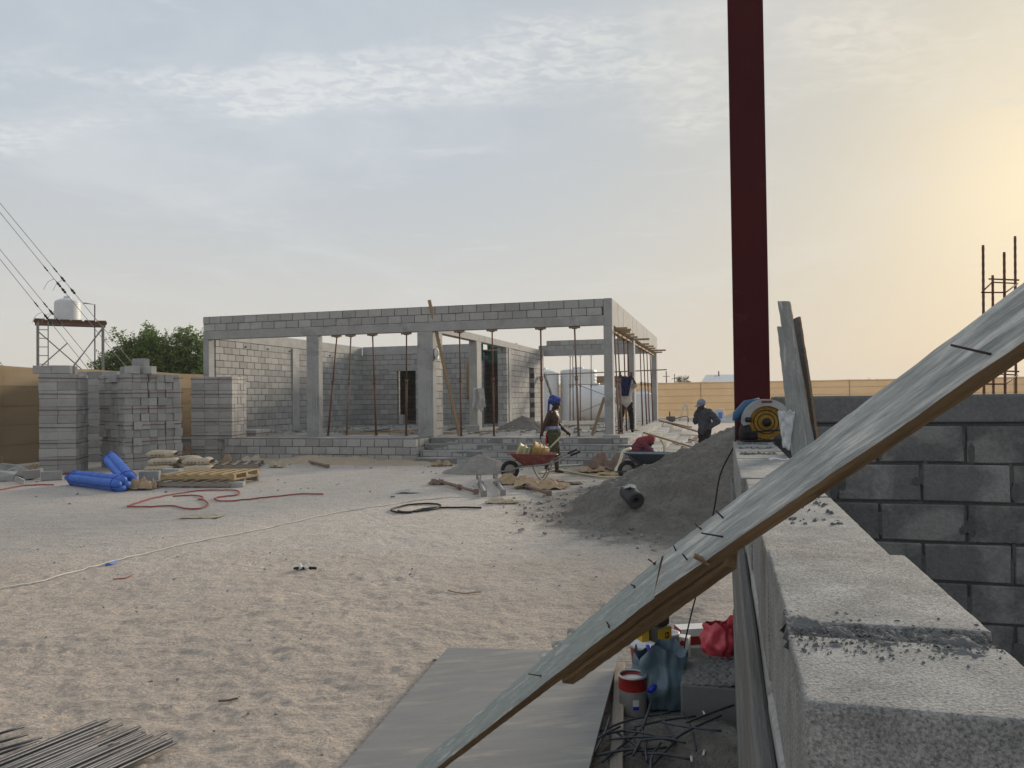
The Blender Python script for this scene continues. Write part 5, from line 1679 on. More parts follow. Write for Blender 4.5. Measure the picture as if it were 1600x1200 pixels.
r0 = gp(112, 757); r1 = gp(193, 768)
blue_roll('bright blue wrapped pipe bundle lying flat on the ground', r0 + Vector((0, 0, .14)), r1 + Vector((0, 0, .14)), .16)
p1 = gp(200, 764); p2 = at(172, 716, p1.y + 1.35)
blue_roll('bright blue wrapped pipe bundle leaning up against the jumbled stack', p1 + Vector((0, .05, .16)), p2, .16)


def sack(label, loc, rz, l, w, h, mat='cement_sack', seed=0.0, tilt=0.0, name='cement_sack', cat='cement bag', ink=True, group=None, squash=0.0):
    t = T(name, label, cat, loc, rz, group)
    t.rotation_euler = (tilt, 0, rz)

    def fn(u, v):
        a = v * 2 * math.pi
        e = (1 - abs(2 * u - 1) ** 7)
        prof = .42 + .58 * e
        x = (u - .5) * l
        cy, cz = math.cos(a), math.sin(a)
        y = w / 2 * abs(cy) ** .6 * (1 if cy > 0 else -1) * (.93 + .07 * e)
        z = h / 2 * abs(cz) ** .75 * (1 if cz > 0 else -1) * prof
        n = mnoise.noise(Vector((x * 6, y * 6, seed))) * .02 + mnoise.noise(Vector((x * 16, y * 16, z * 16 + seed))) * .010
        return (x, y + n * .5, z + h / 2 + n + squash * mnoise.noise(Vector((x * 4, y * 4, seed + 4))))
    MB().grid(fn, 26, 24).build('bag', mat, t, True)
    if ink:
        for k in range(5):
            MB().b2(-l * .3 + k * l * .13, -l * .3 + k * l * .13 + l * .08, -w / 2 - .004, -w / 2 + .01, h * .34, h * .34 + .03).build('printed_mark', 'ink', t)
    return t


def crumple(name, label, loc, w, d, h, mat, seed, cat='paper', rz=0.0, hole=0.0, n=30):
    """torn, folded sheet of sack paper"""
    def fn(u, v):
        x, y = (u - .5), (v - .5)
        q = Vector((x * 2.6, y * 2.6, seed))
        fold = abs(mnoise.noise(q)) * 1.3 + .5 * abs(mnoise.noise(q * 2.2 + Vector((3, 3, 3)))) + .18 * mnoise.noise(q * 5)
        k = max(0, 1 - (abs(x) * 2) ** 4) * max(0, 1 - (abs(y) * 2) ** 4)
        ex = 1 + .25 * mnoise.noise(Vector((y * 4, seed, 2)))
        ey = 1 + .25 * mnoise.noise(Vector((x * 4, seed, 7)))
        return (x * w * ex + .03 * mnoise.noise(q * 3), y * d * ey, .01 + h * fold * (.35 + .65 * k))
    o = MB().grid(fn, n, n, .004).build(name, mat, None, False)
    o.location = loc; o.rotation_euler = (0, 0, rz)
    return tag(o, label, cat)


s = gp(238, 741)
bx_ = gp(238, 741)
for k, (dx, dy, z, r_, lb) in enumerate(((.0, .45, 0, .1, 'bottom front cement bag of the pile by the jumbled stack'), (.35, 1.0, 0, -.3, 'bottom back cement bag of the pile by the jumbled stack'), (.05, .5, .17, .25, 'second cement bag up in the pile by the jumbled stack'),
                                     (.45, 1.0, .17, -.5, 'upper back cement bag with bulging end by the jumbled stack'), (-.05, .62, .34, .15, 'topmost tan cement bag of the pile by the jumbled stack'),
                                     (1.0, .25, 0, .1, 'lower printed cement bag right of the pile before the old pallet'), (.75, .7, .02, -.2, 'grey tan cement bag half under the others right of the pile'), (.95, .35, .17, .05, 'upper printed cement bag right of the pile before the old pallet'))):
    sack(lb, bx_ + Vector((dx, dy, z)), r_, .66, .42, .19, seed=1.1 * (k + 1))
for k, (x, y_, r_, lb) in enumerate(((226, 752, .15, 'grey block propping the front of the cement bags'), (262, 748, -.1, 'second grey block under the cement bags'), (70, 752, .5, 'dusty block lying right of the broken blocks at far left'), (358, 763, .1, 'thin grey block piece lying right of the yellow pallet'))):
    g = gp(x, y_)
    o = link('loose_block', SB[k], None, XM(g.x, g.y + .25, .1 if k < 3 else .05, r_) @ Matrix.Diagonal((1, 1, 1 if k < 3 else .5, 1)))
    tag(o, lb, 'block')
crumple('sack_paper', 'crumpled tan sack paper beside the foot of the blue bundles', gp(213, 766) + Vector((0, .15, 0)), .6, .4, .26, 'paper_sack', 2.0, 'sack paper')
crumple('sack_paper', 'crumpled brown sack paper by the fence behind the broken blocks', gp(57, 738) + Vector((0, .2, 0)), .8, .5, .35, 'paper_sack', 5.0, 'sack paper')
crumple('sack_paper', 'torn pale bag end sticking up behind the cement bags', gp(228, 733) + Vector((0, .5, .42)), .4, .3, .3, 'cement_sack', 7.0, 'sack paper')
crumple('sack_paper', 'dark brown folded sack between the two big stacks', gp(280, 722) + Vector((0, .1, .05)), .8, .6, .4, 'rust_dusty', 9.0, 'sack paper')
crumple('sack_paper', 'brown paper cone standing at the foot of the square stack', gp(356, 728) + Vector((0, 0, 0)), .32, .3, .34, 'paper_sack', 11.0, 'sack paper')
crumple('sack_paper', 'printed tan sack on the sand bank right of the square stack', gp(395, 722), .75, .4, .22, 'cement_sack', 13.0, 'sack paper', .3)
crumple('sack_paper', 'small tan scrap bag on the sand at the left of the lying prop', gp(433, 730), .35, .3, .2, 'cement_sack', 15.0, 'sack paper')
crumple('sack_paper', 'flat scrap of sack paper in front of the old pallet', gp(385, 737), .6, .25, .08, 'paper_sack', 17.0, 'sack paper', .4)
crumple('sack_paper', 'flat torn sack lying alone on the open ground', gp(318, 808), .55, .33, .05, 'cement_sack', 19.0, 'sack paper', -.1)
crumple('sack_paper', 'folded tan sack lying at the foot of the steps by the retaining wall', gp(690, 728), .55, .3, .2, 'paper_sack', 21.0, 'sack paper')
crumple('sack_paper', 'empty printed sack on the ground below the lying props', gp(786, 786), .55, .22, .10, 'cement_sack', 23.0, 'sack paper', -.12)
crumple('sack_paper', 'brown torn paper under the red wheelbarrow', gp(805, 756), .8, .5, .22, 'paper_sack', 25.0, 'sack paper')
crumple('sack_paper', 'tan torn paper heap right of the wheelbarrow legs', gp(846, 762), 1.0, .6, .24, 'paper_sack', 27.0, 'sack paper', -.3)
crumple('sack_paper', 'dark paper strips right of the torn paper heap', gp(880, 757), .7, .3, .1, 'rust_dusty', 29.0, 'sack paper')
crumple('sack_paper', 'brown crumpled tarpaulin heap left of the dark wheelbarrow', gp(952, 736), 1.0, .6, .42, 'rust_dusty', 31.0, 'tarpaulin')
crumple('sack_paper', 'tan folded sack at the left of the brown tarpaulin heap', gp(922, 738), .8, .4, .2, 'paper_sack', 33.0, 'sack paper', .2)
crumple('sack_paper', 'flat brown sack before the brown tarpaulin heap', gp(950, 742), .6, .3, .07, 'paper_sack', 35.0, 'sack paper')
crumple('litter', 'white crumpled scrap at the foot of the square stack', gp(336, 725), .22, .15, .12, 'white_label', 37.0, 'litter')
crumple('litter', 'torn red and white scrap on the ground left of the lying prop', gp(637, 770), .4, .2, .06, 'pale_cloth', 39.0, 'litter')
crumple('plastic_scrap', 'white plastic scraps at the foot of the side steps', bw(1.7, 4.6, .02), .6, .5, .25, 'white_label', 41.0, 'plastic scrap')
# gloves
gl = T('work_gloves', 'pair of white and black work gloves lying on open sand', 'gloves', gp(473, 890))
for k, (x, m_) in enumerate(((-.02, 'white_label'), (.035, 'white_label'), (-.05, 'black_rubber'), (.075, 'black_rubber'), (0.01, 'black_rubber'))):
    MB().tube(smoothpath([(x, 0, .01), (x * 1.1, .0, .035 if k < 2 else .015), (x * 1.8, .02, .055 if k < 2 else .008)], 4), [.02] * 4 + [.014] * 5, 8).build('glove_finger', m_, gl, True)
MB().ell((0.0, .02, .015), (.05, .03, .018), None, 12, 8, .2).build('palm', 'pale_cloth', gl, True)


# pallets
def pallet(label, loc, rz, l, w, mats, broken=0.0, z=0.0):
    t = T('wooden_pallet', label, 'pallet', loc, rz)
    for k in range(3):
        MB().b2(-l / 2, l / 2, -w / 2 + k * (w - .09) / 2, -w / 2 + k * (w - .09) / 2 + .09, .022, .105).build('bearer', mats, t, False, .004)
    for k in range(7):
        x = -l / 2 + .02 + k * (l - .12) / 6
        MB().b2(x, x + .085, -w / 2 - .012, w / 2 + .012, .107, .127).build('deck_board', mats, t, False, .003)
        if k % 3 == 0 or k == 2: MB().b2(x, x + .085, -w / 2 - .01, w / 2 + .01, 0.0, .02).build('bottom_board', mats, t, False, .003)
    return t


pm('pallet_new', (.42, .31, .17), (.35, .26, .145), 3, .85, .3, 40, obj=True, stretch=(.6, 4, 4), rv=.12)
g = gp(303, 763)
pallet('weathered grey pallet under the yellow one near the cement bags', (g.x, g.y + .75, .0), rad(-9), 1.6, 1.25, 'timber_grey')
pallet('fresh yellow wooden pallet lying on a grey pallet', (g.x + .05, g.y + .75, .135), rad(-6), 1.55, 1.15, 'pallet_new')
g = gp(335, 735)
pallet('old grey pallet lying flat before the square block stack', (g.x, g.y + .8, 0), rad(12), 1.7, 1.4, 'timber_grey')
# broken blocks at the left edge
for k, (x, y_, r_, tl, lb) in enumerate(((5, 752, .3, (.1, .2), 'broken grey block lowest at the left picture edge'), (22, 745, -.4, (.3, -.2), 'broken block leaning in the middle of the left rubble'), (33, 748, .9, (.1, .5), 'dark broken block third from the left edge'),
                                      (48, 750, .1, (.0, -.12), 'flat topped broken block right in the left rubble'), (10, 740, 1.2, (.2, .1), 'broken block at the back of the left rubble'), (26, 757, .6, (0, .3), 'small round block fragment in front of the left rubble'))):
    g = gp(x, y_)
    s_ = .55 if k == 5 else 1.0
    o = link('broken_block', block_mesh(.36 * s_, .2 * s_, .2 * s_, .03, 200 + k), None, XM(g.x, g.y + .1, .1 * s_ + .02, r_) @ Euler((tl[0], tl[1], 0)).to_matrix().to_4x4())
    tag(o, lb, 'block', 'broken blocks at the left edge')


def hose(name, label, px_, r, mat, cat='hose', z=0.0, sub=8, close=False):
    P = []
    for p in px_:
        g = gp(p[0], p[1]); P.append(Vector((g.x, g.y, 0)))
    P = smoothpath(P, sub)
    P = [Vector((p.x, p.y, hz(p.x, p.y) + r * 1.0 + .006 + z)) for p in P]
    return tag(MB().tube(P, r, 7).build(name, mat, None, True), label, cat)


hose('red_hose', 'long thin red hose looped on the ground below the pallets', ((505, 773), (470, 773), (420, 778), (380, 782), (345, 784), (335, 780), (350, 777), (372, 774), (370, 768), (345, 767), (310, 768), (280, 772), (240, 779), (212, 788), (200, 793), (235, 793), (270, 792), (290, 796), (312, 796), (325, 789), (318, 783), (310, 782), (317, 778), (300, 775), (270, 777)), .013, 'red_hose')
hose('red_hose', 'tangled red hose on the sand at the foot of the leftmost stack', ((140, 744), (115, 743), (90, 737), (70, 739), (78, 744), (105, 741), (120, 738), (96, 741), (75, 742)), .015, 'red_hose')
hose('red_hose', 'short red hose end running left of the broken blocks', ((84, 759), (55, 759), (30, 761), (0, 767), (-20, 770)), .014, 'red_hose')
hose('black_hose', 'dark hose loop lying on open ground before the steps', ((752, 795), (720, 794), (690, 794), (660, 797), (640, 802), (620, 802), (611, 799), (625, 793), (650, 789), (675, 788), (689, 791), (680, 796), (655, 800), (630, 802), (622, 800)), .015, 'black_rubber')
hose('string_line', 'long white string line crossing the open sand', ((-40, 930), (0, 922), (60, 910), (130, 891), (200, 872), (290, 851), (380, 833), (450, 818), (520, 803), (560, 797), (600, 791), (640, 784), (690, 779), (750, 776), (820, 772)), .0075, 'white_cord', 'string')
hose('yellow_hose', 'long pale yellow water hose snaking on the ground before the steps', ((842, 741), (870, 737), (900, 741), (930, 746), (960, 748), (975, 746), (1000, 738)), .022, 'yellow_hose')
hose('cream_hose', 'cream water hose running along the foot of the front steps', ((850, 733), (880, 729), (910, 727), (935, 724)), .022, 'cream_hose')
for (a_, b__, lb, Z) in (((165, 884), (182, 879), 'blue cable scrap on the string line', 'blue_plastic'), ((176, 908), (208, 901), 'short red hose scrap on the sand below the string line', 'red_hose'), ((700, 924), (752, 928), 'dry thin twig lying on the sand in mid picture', 'timber'), ((342, 1093), (372, 1091), 'thin dark twig on the sand above the steel bars', 'bark')):
    hose('scrap', lb, (a_, ((a_[0] + b__[0]) / 2, (a_[1] + b__[1]) / 2 + 1.5), b__), .006 if Z != 'blue_plastic' else .012, Z, 'scrap', sub=4)
# thick cream hose arching into the dark wheelbarrow
hb = gp(975, 745)
c = [at(967, 744, 17.0), at(962, 735, 17.1), at(966, 728, 17.2), at(970, 716, 17.3), at(974, 705, 17.4), at(985, 701, 17.6)]
tag(MB().tube(smoothpath(c, 6), .035, 9).build('arched_hose', 'cream_hose', None, True), 'thick cream hose arching beside the dark wheelbarrow', 'hose')

# props lying on the ground
LP = 'steel props lying on the ground'


def lying_prop(label, a, b, r, mat):
    a, b = gp(*a), gp(*b); a.z = b.z = r + .02
    t = T('lying_prop', label, 'steel prop', a, 0, LP)
    d = b - a; n = d.normalized()
    MB().cyl(n * .01, d * .55, r, None, 10).build('outer_tube', mat, t, True)
    MB().cyl(d * .55, d - n * .01, r * .75, None, 10).build('inner_tube', mat, t, True)
    MB().cyl(d * .52, d * .58, r * 1.5, None, 10).build('collar', mat, t, True)
    for f in (0, 1):
        R = n.to_track_quat('Z', 'Y').to_matrix()
        MB().box(d * f, (r * 2.7, r * 2.7, .012), R).build('end_plate', mat, t)
    return t


lying_prop('rusty prop lying left of the pair of short prop tubes', (690, 757), (744, 773), .034, 'rust_dusty')
lying_prop('left one of the two short pale prop tubes pointing at the camera', (756, 777), (748, 749), .04, 'galv')
lying_prop('right one of the two short pale prop tubes pointing at the camera', (786, 775), (774, 748), .036, 'galv')
lying_prop('pale prop tube lying below the torn paper and wheelbarrow', (858, 776), (801, 756), .034, 'rust_dusty')
lying_prop('rusty prop lying on the sand bank below the retaining wall', (512, 732), (446, 715), .036, 'rust_dusty')
crumple('mud_lump', 'clod of earth beside the end of the rusty lying prop', gp(684, 757), .35, .25, .12, 'rust_dusty', 51.0, 'clod')

# black mesh roll on the sand heap
for k in range(400):                                # find where the heap's face is at that spot
    rp = at(990, 792, 8.0 + k * .01)
    vv = math.hypot((rp.x - 3.8) / 3.35, (rp.y - 11.55) / 3.1)
    if rp.z <= max(0, 1.40 * max(0, 1 - vv) ** 1.12 + .02): break
rl = T('mesh_roll', 'dark rolled plastic mesh with open end lying on the sand heap foot', 'roll', rp)
rl.scale = (.7, .7, .7)
m = MB()
ax = Vector((.25, -.9, -.30)).normalized(); Mr = Matrix.Translation((0, .12, .17)) @ ax.to_track_quat('Z', 'Y').to_matrix().to_4x4()
m.lathe([(.155, -.26), (.16, -.1), (.165, .1), (.165, .18), (.14, .19), (.13, .182), (.11, .19), (.10, .18), (.08, .188), (.07, .18), (.06, .17), (.055, .0), (.05, -.2)], 36, Mr, False, True); m.build('mesh_layers', pm('mesh_dark', (.05, .052, .058), (.035, .036, .04), 30, .6, .6, 45, speck=.3, bdist=.01), rl, True)
crumple('plastic_wrap', 'torn pale wrapping on top of the dark mesh roll', rp + Vector((-.03, .1, .23)), .16, .12, .06, 'pale_cloth', 53.0, 'wrapping', .3)

# bits near the far fence
t = T('bent_standpipe', 'small bent cream standpipe standing on the far ground before the fence', 'standpipe', gp(1066, 657))
MB().tube(smoothpath([(-.2, 0, 0), (.1, 0, .9), (.25, 0, 1.1), (.35, 0, .95), (.4, 0, 0)], 5), .06, 7).build('pipe', 'cream_hose', t, True)
t = T('pump_trolley', 'small dark pump trolley beside the far end of the side steps', 'trolley', gp(1048, 662))
MB().box((0, 0, .3), (.5, .4, .3)).build('engine', 'steel_dark', t, False, .03); MB().tube([(.2, 0, .3), (.9, 0, .45), (1.1, 0, .4), (1.1, 0, .1)], .03, 6).build('handle', 'steel_dark', t, True)
for s_ in (-.2, .2): MB().cyl((0, s_ - .03, .12), (0, s_ + .03, .12), .12, None, 12).build('wheel', 'black_rubber', t)
MB().cyl((-.05, 0, .45), (-.05, 0, .75), .04, None, 8).build('exhaust', 'red_steel', t)
g = gp(1124, 659)
t = T('drum', 'pale plastic drum with blue label standing near the far white heap', 'drum', g)
MB().lathe([(.3, 0), (.33, .05), (.33, .75), (.3, .82), (.001, .84)], 20).build('body', 'pale_cloth', t, True)
MB().b2(-.15, .1, -.345, -.33, .2, .62).build('blue_label', 'blue_plastic', t)
pole('survey_peg', 'thin steel peg standing in the sand left of the man in the cap', gp(1075, 676), gp(1075, 676) + Vector((0, 0, .6)), .02, .02, 'rust', 'peg')


# ------------------------------------------------------------------ wheelbarrows
def wheelbarrow(label, loc, rz, tray, inner, frame_mat):
    t = T('wheelbarrow', label, 'wheelbarrow', loc, rz)
    t.scale = (1.08, 1.08, 1.1)
    wh = T('w', '', '', (0, 0, 0)) if False else None
    ty_ = MB(); R = Matrix.Translation((0, 0, .18)) @ Matrix.Rotation(rad(90), 4, 'X')
    ty_.tube([R @ Vector((.14 * math.cos(a), .14 * math.sin(a), 0)) for a in [2 * math.pi * k / 28 for k in range(28)]], .042, 10, True)
    w = ty_.build('wheel', 'black_rubber', t, True)
    rm = MB(); rm.lathe([(.02, -.05), (.105, -.02), (.115, -.02), (.115, .02), (.105, .02), (.02, .05)], 20, R); rm.build('rim', 'galv', w, True)
    fr = MB()
    for s_ in (-1, 1):
        fr.tube(smoothpath([(.0, s_ * .07, .18), (.25, s_ * .16, .25), (.7, s_ * .22, .30), (1.0, s_ * .25, .40), (1.32, s_ * .27, .52)], 4), .017, 8)
    fr.build('frame', frame_mat, t, True)
    for s_ in (-1, 1):
        MB().cyl((1.15, s_ * .26, .455), (1.34, s_ * .27, .53), .022, None, 8).build('grip', 'black_rubber', t, True)
        MB().tube(smoothpath([(.42, s_ * .2, .28), (.55, s_ * .2, .03), (.66, s_ * .2, .02), (.82, s_ * .23, .33)], 4), .014, 7).build('leg', frame_mat, t, True)
    MB().tube(smoothpath([(.06, -.09, .18), (-.16, -.07, .16), (-.22, 0, .155), (-.16, .07, .16), (.06, .09, .18)], 5), .014, 7).build('wheel_guard', frame_mat, t, True)

    def ring(x0, x1, w0, w1, z0, z1, n=7):
        out = []
        for k in range(40):
            a = 2 * math.pi * k / 40
            cx, cy = math.cos(a), math.sin(a)
            sx_, sy_ = abs(cx) ** .45 * (1 if cx > 0 else -1), abs(cy) ** .45 * (1 if cy > 0 else -1)
            f = (sx_ + 1) / 2
            out.append((x0 + (x1 - x0) * f, sy_ * (w0 + (w1 - w0) * f), z0 + (z1 - z0) * f))
        return out
    top, bot = ring(-.03, .92, .30, .36, .50, .475), ring(.24, .66, .17, .2, .27, .26)
    ti, bi = ring(-.015, .905, .29, .35, .503, .478), ring(.25, .65, .16, .19, .285, .275)
    m = MB(); m._add(top + bot, [(k, k + 40, (k + 1) % 40 + 40, (k + 1) % 40) for k in range(40)] + [tuple(range(79, 39, -1))][:1])
    m.cm = 1
    m._add(ti + bi, [(k, (k + 1) % 40, (k + 1) % 40 + 40, k + 40) for k in range(40)] + [tuple(range(40, 80))])
    tr = m.build('tray', [tray, inner], t, True)
    MB().tube(top, .010, 6, True).build('rim_roll', tray, tr, True)
    return t


pm('barrow_red', (.24, .055, .06), (.19, .05, .05), 6, .5, .2, 60, c3=(.22, .16, .13), s3=7, t3=(.55, .7))
pm('barrow_navy', (.020, .035, .055), (.03, .045, .06), 6, .5, .2, 60)
pm('barrow_in', (.13, .17, .19), (.18, .2, .2), 5, .7, .2, 60)
pm('bucket_tan', (.42, .27, .09), (.30, .2, .08), 6, .7, .3, 50)
w1_ = gp(797, 749)
wheelbarrow('faded red wheelbarrow with mortar buckets beside the shirtless worker', w1_, rad(2), 'barrow_red', 'barrow_red', 'galv')
w2_ = gp(980, 750)
wheelbarrow('dark navy wheelbarrow half hidden by the sand heap', w2_, rad(6), 'barrow_navy', 'barrow_in', 'steel_dark')
for k, (x, y_, z, ay, m_, lb) in enumerate(((.80, -.02, .52, 76, 'bucket_tan', 'tan rubber bucket lying on its side in the red wheelbarrow'), (.47, .02, .46, 70, 'yellow_hose', 'dusty yellow bucket nested left of the tan one in the wheelbarrow'))):
    t = T('mortar_bucket', lb, 'bucket', w1_ + Vector((x, y_, z)), rad(2))
    t.scale = (1.3, 1.3, 1.3)
    Mx = Matrix.Rotation(rad(-ay), 4, 'Y')
    MB().lathe([(.10, 0), (.15, .24), (.158, .24), (.158, .26), (.142, .26), (.095, .015), (.001, .012)], 24, Mx).build('body', m_, t, True)
    for zz_ in (.08, .15): MB().lathe([(.112 + zz_ * .22, zz_), (.122 + zz_ * .22, zz_ + .01), (.112 + zz_ * .22, zz_ + .02)], 24, Mx, False, False).build('rib', m_, t, True)
sh_ = T('shovel', 'shovel with pale wooden handle standing in the red wheelbarrow', 'shovel', w1_ + Vector((.62, -.05, .46)))
MB().cyl((.05, 0, .02), (.53, .02, .50), .018, .016, 8).build('handle', pm('pale_wood', (.55, .45, .3), None, 4, .8, .1), sh_, True)
MB().grid(lambda u, v: (.06 - .24 * v, (u - .5) * .2 * (1 - .3 * v), .03 - .1 * v + .03 * (2 * u - 1) ** 2), 8, 6, .004).build('blade', 'steel_dark', sh_, True)
MB().tube([(.53, -.05, .50), (.53, .08, .5)], .014, 7).build('cross_grip', 'pale_wood', sh_, True)


# ------------------------------------------------------------------ people
def remesh(o, voxel, sm=4, fold=0.0):
    md = o.modifiers.new('r', 'REMESH'); md.mode = 'VOXEL'; md.voxel_size = voxel; md.use_smooth_shade = True
    s_ = o.modifiers.new('s', 'SMOOTH'); s_.factor = .5; s_.iterations = sm
    dg = bpy.context.evaluated_depsgraph_get(); dg.update()
    me = bpy.data.meshes.new_from_object(o.evaluated_get(dg))
    o.modifiers.clear(); old_ = o.data; mats = [m_ for m_ in old_.materials]; o.data = me
    if not me.materials:
        for m_ in mats: me.materials.append(m_)
    if fold:                                         # creases and sag of worn cloth
        nv_ = len(me.vertices); co = np.empty(nv_ * 3); no = np.empty(nv_ * 3)
        me.vertices.foreach_get('co', co); me.vertices.foreach_get('normal', no)
        co, no = co.reshape(-1, 3), no.reshape(-1, 3)
        k_ = np.array([mnoise.noise(Vector((p[0] * 9, p[1] * 9, p[2] * 17))) + .5 * mnoise.noise(Vector(p) * 31) for p in co])
        me.vertices.foreach_set('co', (co + no * (fold * k_)[:, None]).ravel())
    me.polygons.foreach_set('use_smooth', [True] * len(me.polygons))
    return o


def cap_(m, a, b, ra, rb):
    a, b = Vector(a), Vector(b)
    m.tube([a, b], [ra, rb], 12)
    m.ell(a, (ra, ra, ra), None, 12, 8); m.ell(b, (rb, rb, rb), None, 12, 8)


def chain(m, pts, rs):
    for a, b, ra, rb in zip(pts, pts[1:], rs, rs[1:]): cap_(m, a, b, ra, rb)


def hand(m, wrist, d, n, side=1, curl=.6, s=1.0):
    """palm and five unequal bent fingers; d points along the hand, n out of the palm"""
    w, d, n = Vector(wrist), Vector(d).normalized(), Vector(n)
    n = (n - d * n.dot(d)).normalized(); x = d.cross(n) * side
    pc = w + d * .045 * s
    R = Matrix((d, x, n)).transposed()
    m.ell(pc, (.05 * s, .04 * s, .018 * s), R, 12, 8)
    for k, (o, L) in enumerate(((-.030, .062), (-.010, .076), (.010, .082), (.028, .074))):
        p = w + d * .082 * s + x * o * s
        a = 0.25 * curl
        for q in range(3):
            e = p + (d * math.cos(a) + n * math.sin(a)) * L * s * (.45, .32, .23)[q]
            cap_(m, p, e, .0095 * s, .0085 * s); p = e; a += curl * .9
    p = w + d * .025 * s + x * .03 * s; e = p + (d * .55 + x * .75 + n * .35 * curl).normalized() * .04 * s
    cap_(m, p, e, .012 * s, .011 * s); e2 = e + (d * .9 + x * .1 + n * .5 * curl).normalized() * .032 * s; cap_(m, e, e2, .0105 * s, .009 * s)


def head(m, c, f, up=(0, 0, 1)):
    """skull, jaw, nose, brow, ears; f is the way the face looks"""
    c, f, up = Vector(c), Vector(f).normalized(), Vector(up)
    up = (up - f * up.dot(f)).normalized(); s_ = f.cross(up)
    R = Matrix((f, s_, up)).transposed()
    P = lambda a, b, d: c + f * a + s_ * b + up * d
    m.ell(P(-.005, 0, .025), (.095, .075, .092), R, 16, 12)
    m.ell(P(.025, 0, -.055), (.062, .058, .065), R, 14, 10)
    m.ell(P(.085, 0, -.10), (.02, .03, .018), R, 8, 6)
    cap_(m, P(.085, 0, .012), P(.108, 0, -.028), .010, .015)
    cap_(m, P(.082, -.035, .028), P(.082, .035, .028), .013, .013)
    m.ell(P(.086, 0, -.062), (.014, .026, .011), R, 8, 6)
    for q in (-1, 1): m.ell(P(-.01, q * .076, -.012), (.02, .01, .032), R, 8, 6)
    return P, R


def eyes(parent, P, mat='black_rubber'):
    for q in (-1, 1): MB().ell(P(.083, q * .031, .004), (.010, .012, .007), None, 8, 6).build('eye', mat, parent, True)


pm('skin_dark', (.055, .03, .02), (.045, .024, .016), 8, .55, .1, 60, speck=.08)
pm('skin_mid', (.16, .085, .055), (.13, .07, .045), 8, .55, .1, 60, speck=.08)
pm('turban_blue', (.03, .06, .30), (.02, .035, .16), 22, .9, .3, 60, c3=(.12, .16, .34), s3=26, t3=(.55, .62))
pm('olive', (.060, .065, .032), (.045, .05, .025), 10, .9, .3, 60)
pm('navy', (.015, .022, .085), (.011, .016, .06), 8, .9, .3, 60)
pm('maroon', (.14, .032, .048), (.11, .026, .038), 8, .9, .3, 60)
pm('hood_red', (.24, .04, .055), (.20, .03, .045), 8, .9, .3, 60)
pm('jeans', (.03, .055, .13), (.022, .04, .10), 8, .9, .3, 60)
pm('hoodie_grey', (.06, .065, .08), (.045, .05, .062), 8, .9, .3, 60)
pm('cap_grey', (.22, .23, .29), (.18, .19, .24), 8, .85, .2, 60)
pm('black_cloth', (.014, .014, .018), None, 8, .9, .2, 60)
pm('beige_cloth', (.40, .30, .25), (.34, .25, .2), 8, .9, .3, 60)
pm('white_shirt', (.50, .45, .40), (.42, .38, .34), 8, .9, .3, 60)
pm('red_cloth', (.5, .02, .02), None, 8, .8, .2, 60)
pm('waist_blue', (.10, .14, .32), (.35, .36, .42), 30, .9, .2, 60)

# --- shirtless worker walking right
wk = T('person', 'shirtless person in blue turban and olive shorts walking behind the red wheelbarrow', 'person', gp(866, 738), rad(-22))
m = MB()
hipL, hipR = (0, .09, .88), (0, -.09, .88)
m.ell((0, 0, .92), (.10, .15, .10), None, 14, 10)
chain(m, [(0, 0, .92), (-.01, 0, 1.08), (-.005, 0, 1.24)], [.13, .125, .14])
m.ell((.0, 0, 1.25), (.125, .185, .15), None, 14, 10); m.ell((.0, 0, 1.36), (.09, .185, .065), None, 14, 10)
chain(m, [(0, 0, 1.38), (.02, 0, 1.46)], [.058, .052])
P, R = head(m, (.05, 0, 1.555), (1, .12, -.05))
chain(m, [(0, -.09, .88), (.085, -.095, .48), (.10, -.095, .09)], [.1, .068, .044]); chain(m, [(.07, -.095, .34), (.09, -.095, .2)], [.066, .053])
chain(m, [(.075, -.095, .045), (.16, -.10, .035), (.25, -.105, .022)], [.04, .036, .022])
chain(m, [(0, .09, .88), (-.03, .095, .48), (-.22, .095, .13)], [.1, .068, .044]); chain(m, [(-.10, .095, .36), (-.16, .095, .24)], [.066, .053])
chain(m, [(-.23, .095, .09), (-.15, .095, .045), (-.07, .095, .022)], [.04, .036, .022])
chain(m, [(-.02, -.19, 1.355), (-.13, -.24, 1.09), (-.22, -.235, .86)], [.062, .05, .034]); hand(m, (-.225, -.235, .845), (-.25, .05, -1), (1, .3, 0), 1, .9)
chain(m, [(.0, .19, 1.355), (.03, .25, 1.09), (.22, .22, .92)], [.062, .05, .034]); hand(m, (.235, .22, .91), (.7, -.1, -.5), (0, -1, -.3), 1, .9)
remesh(m.build('body', 'skin_dark', wk, True), .008)
eyes(wk, P)
m = MB()
m.ell((0, 0, .90), (.15, .20, .13), None, 14, 10); chain(m, [(0, -.09, .87), (.08, -.11, .47)], [.13, .112]); chain(m, [(0, .09, .87), (-.05, .11, .52)], [.13, .11])
remesh(m.build('shorts', 'olive', wk, True), .012, 3, .02)
MB().lathe([(.145, 0), (.152, .02), (.148, .05), (.138, .07)], 24, Matrix.Translation((0, 0, .98)) @ Matrix.Diagonal((1, 1.35, 1, 1)), False, False).build('waist_cloth', 'waist_blue', wk, True)
m = MB()
m.ell(P(-.025, 0, .075), (.135, .118, .105), R, 18, 12, .10, 4)
for k in range(6):
    hh_ = -.05 + .028 * k; rr_ = math.sqrt(max(.05, 1 - (hh_ / .115) ** 2))
    m.tube([P(-.025 + .138 * rr_ * math.cos(q * .35), .121 * rr_ * math.sin(q * .35), .075 + hh_ + .03 * math.sin(q * .35 + k * .9)) for q in range(18)], .018, 8, True)
remesh(m.build('turban', 'turban_blue', wk, True), .010, 2)
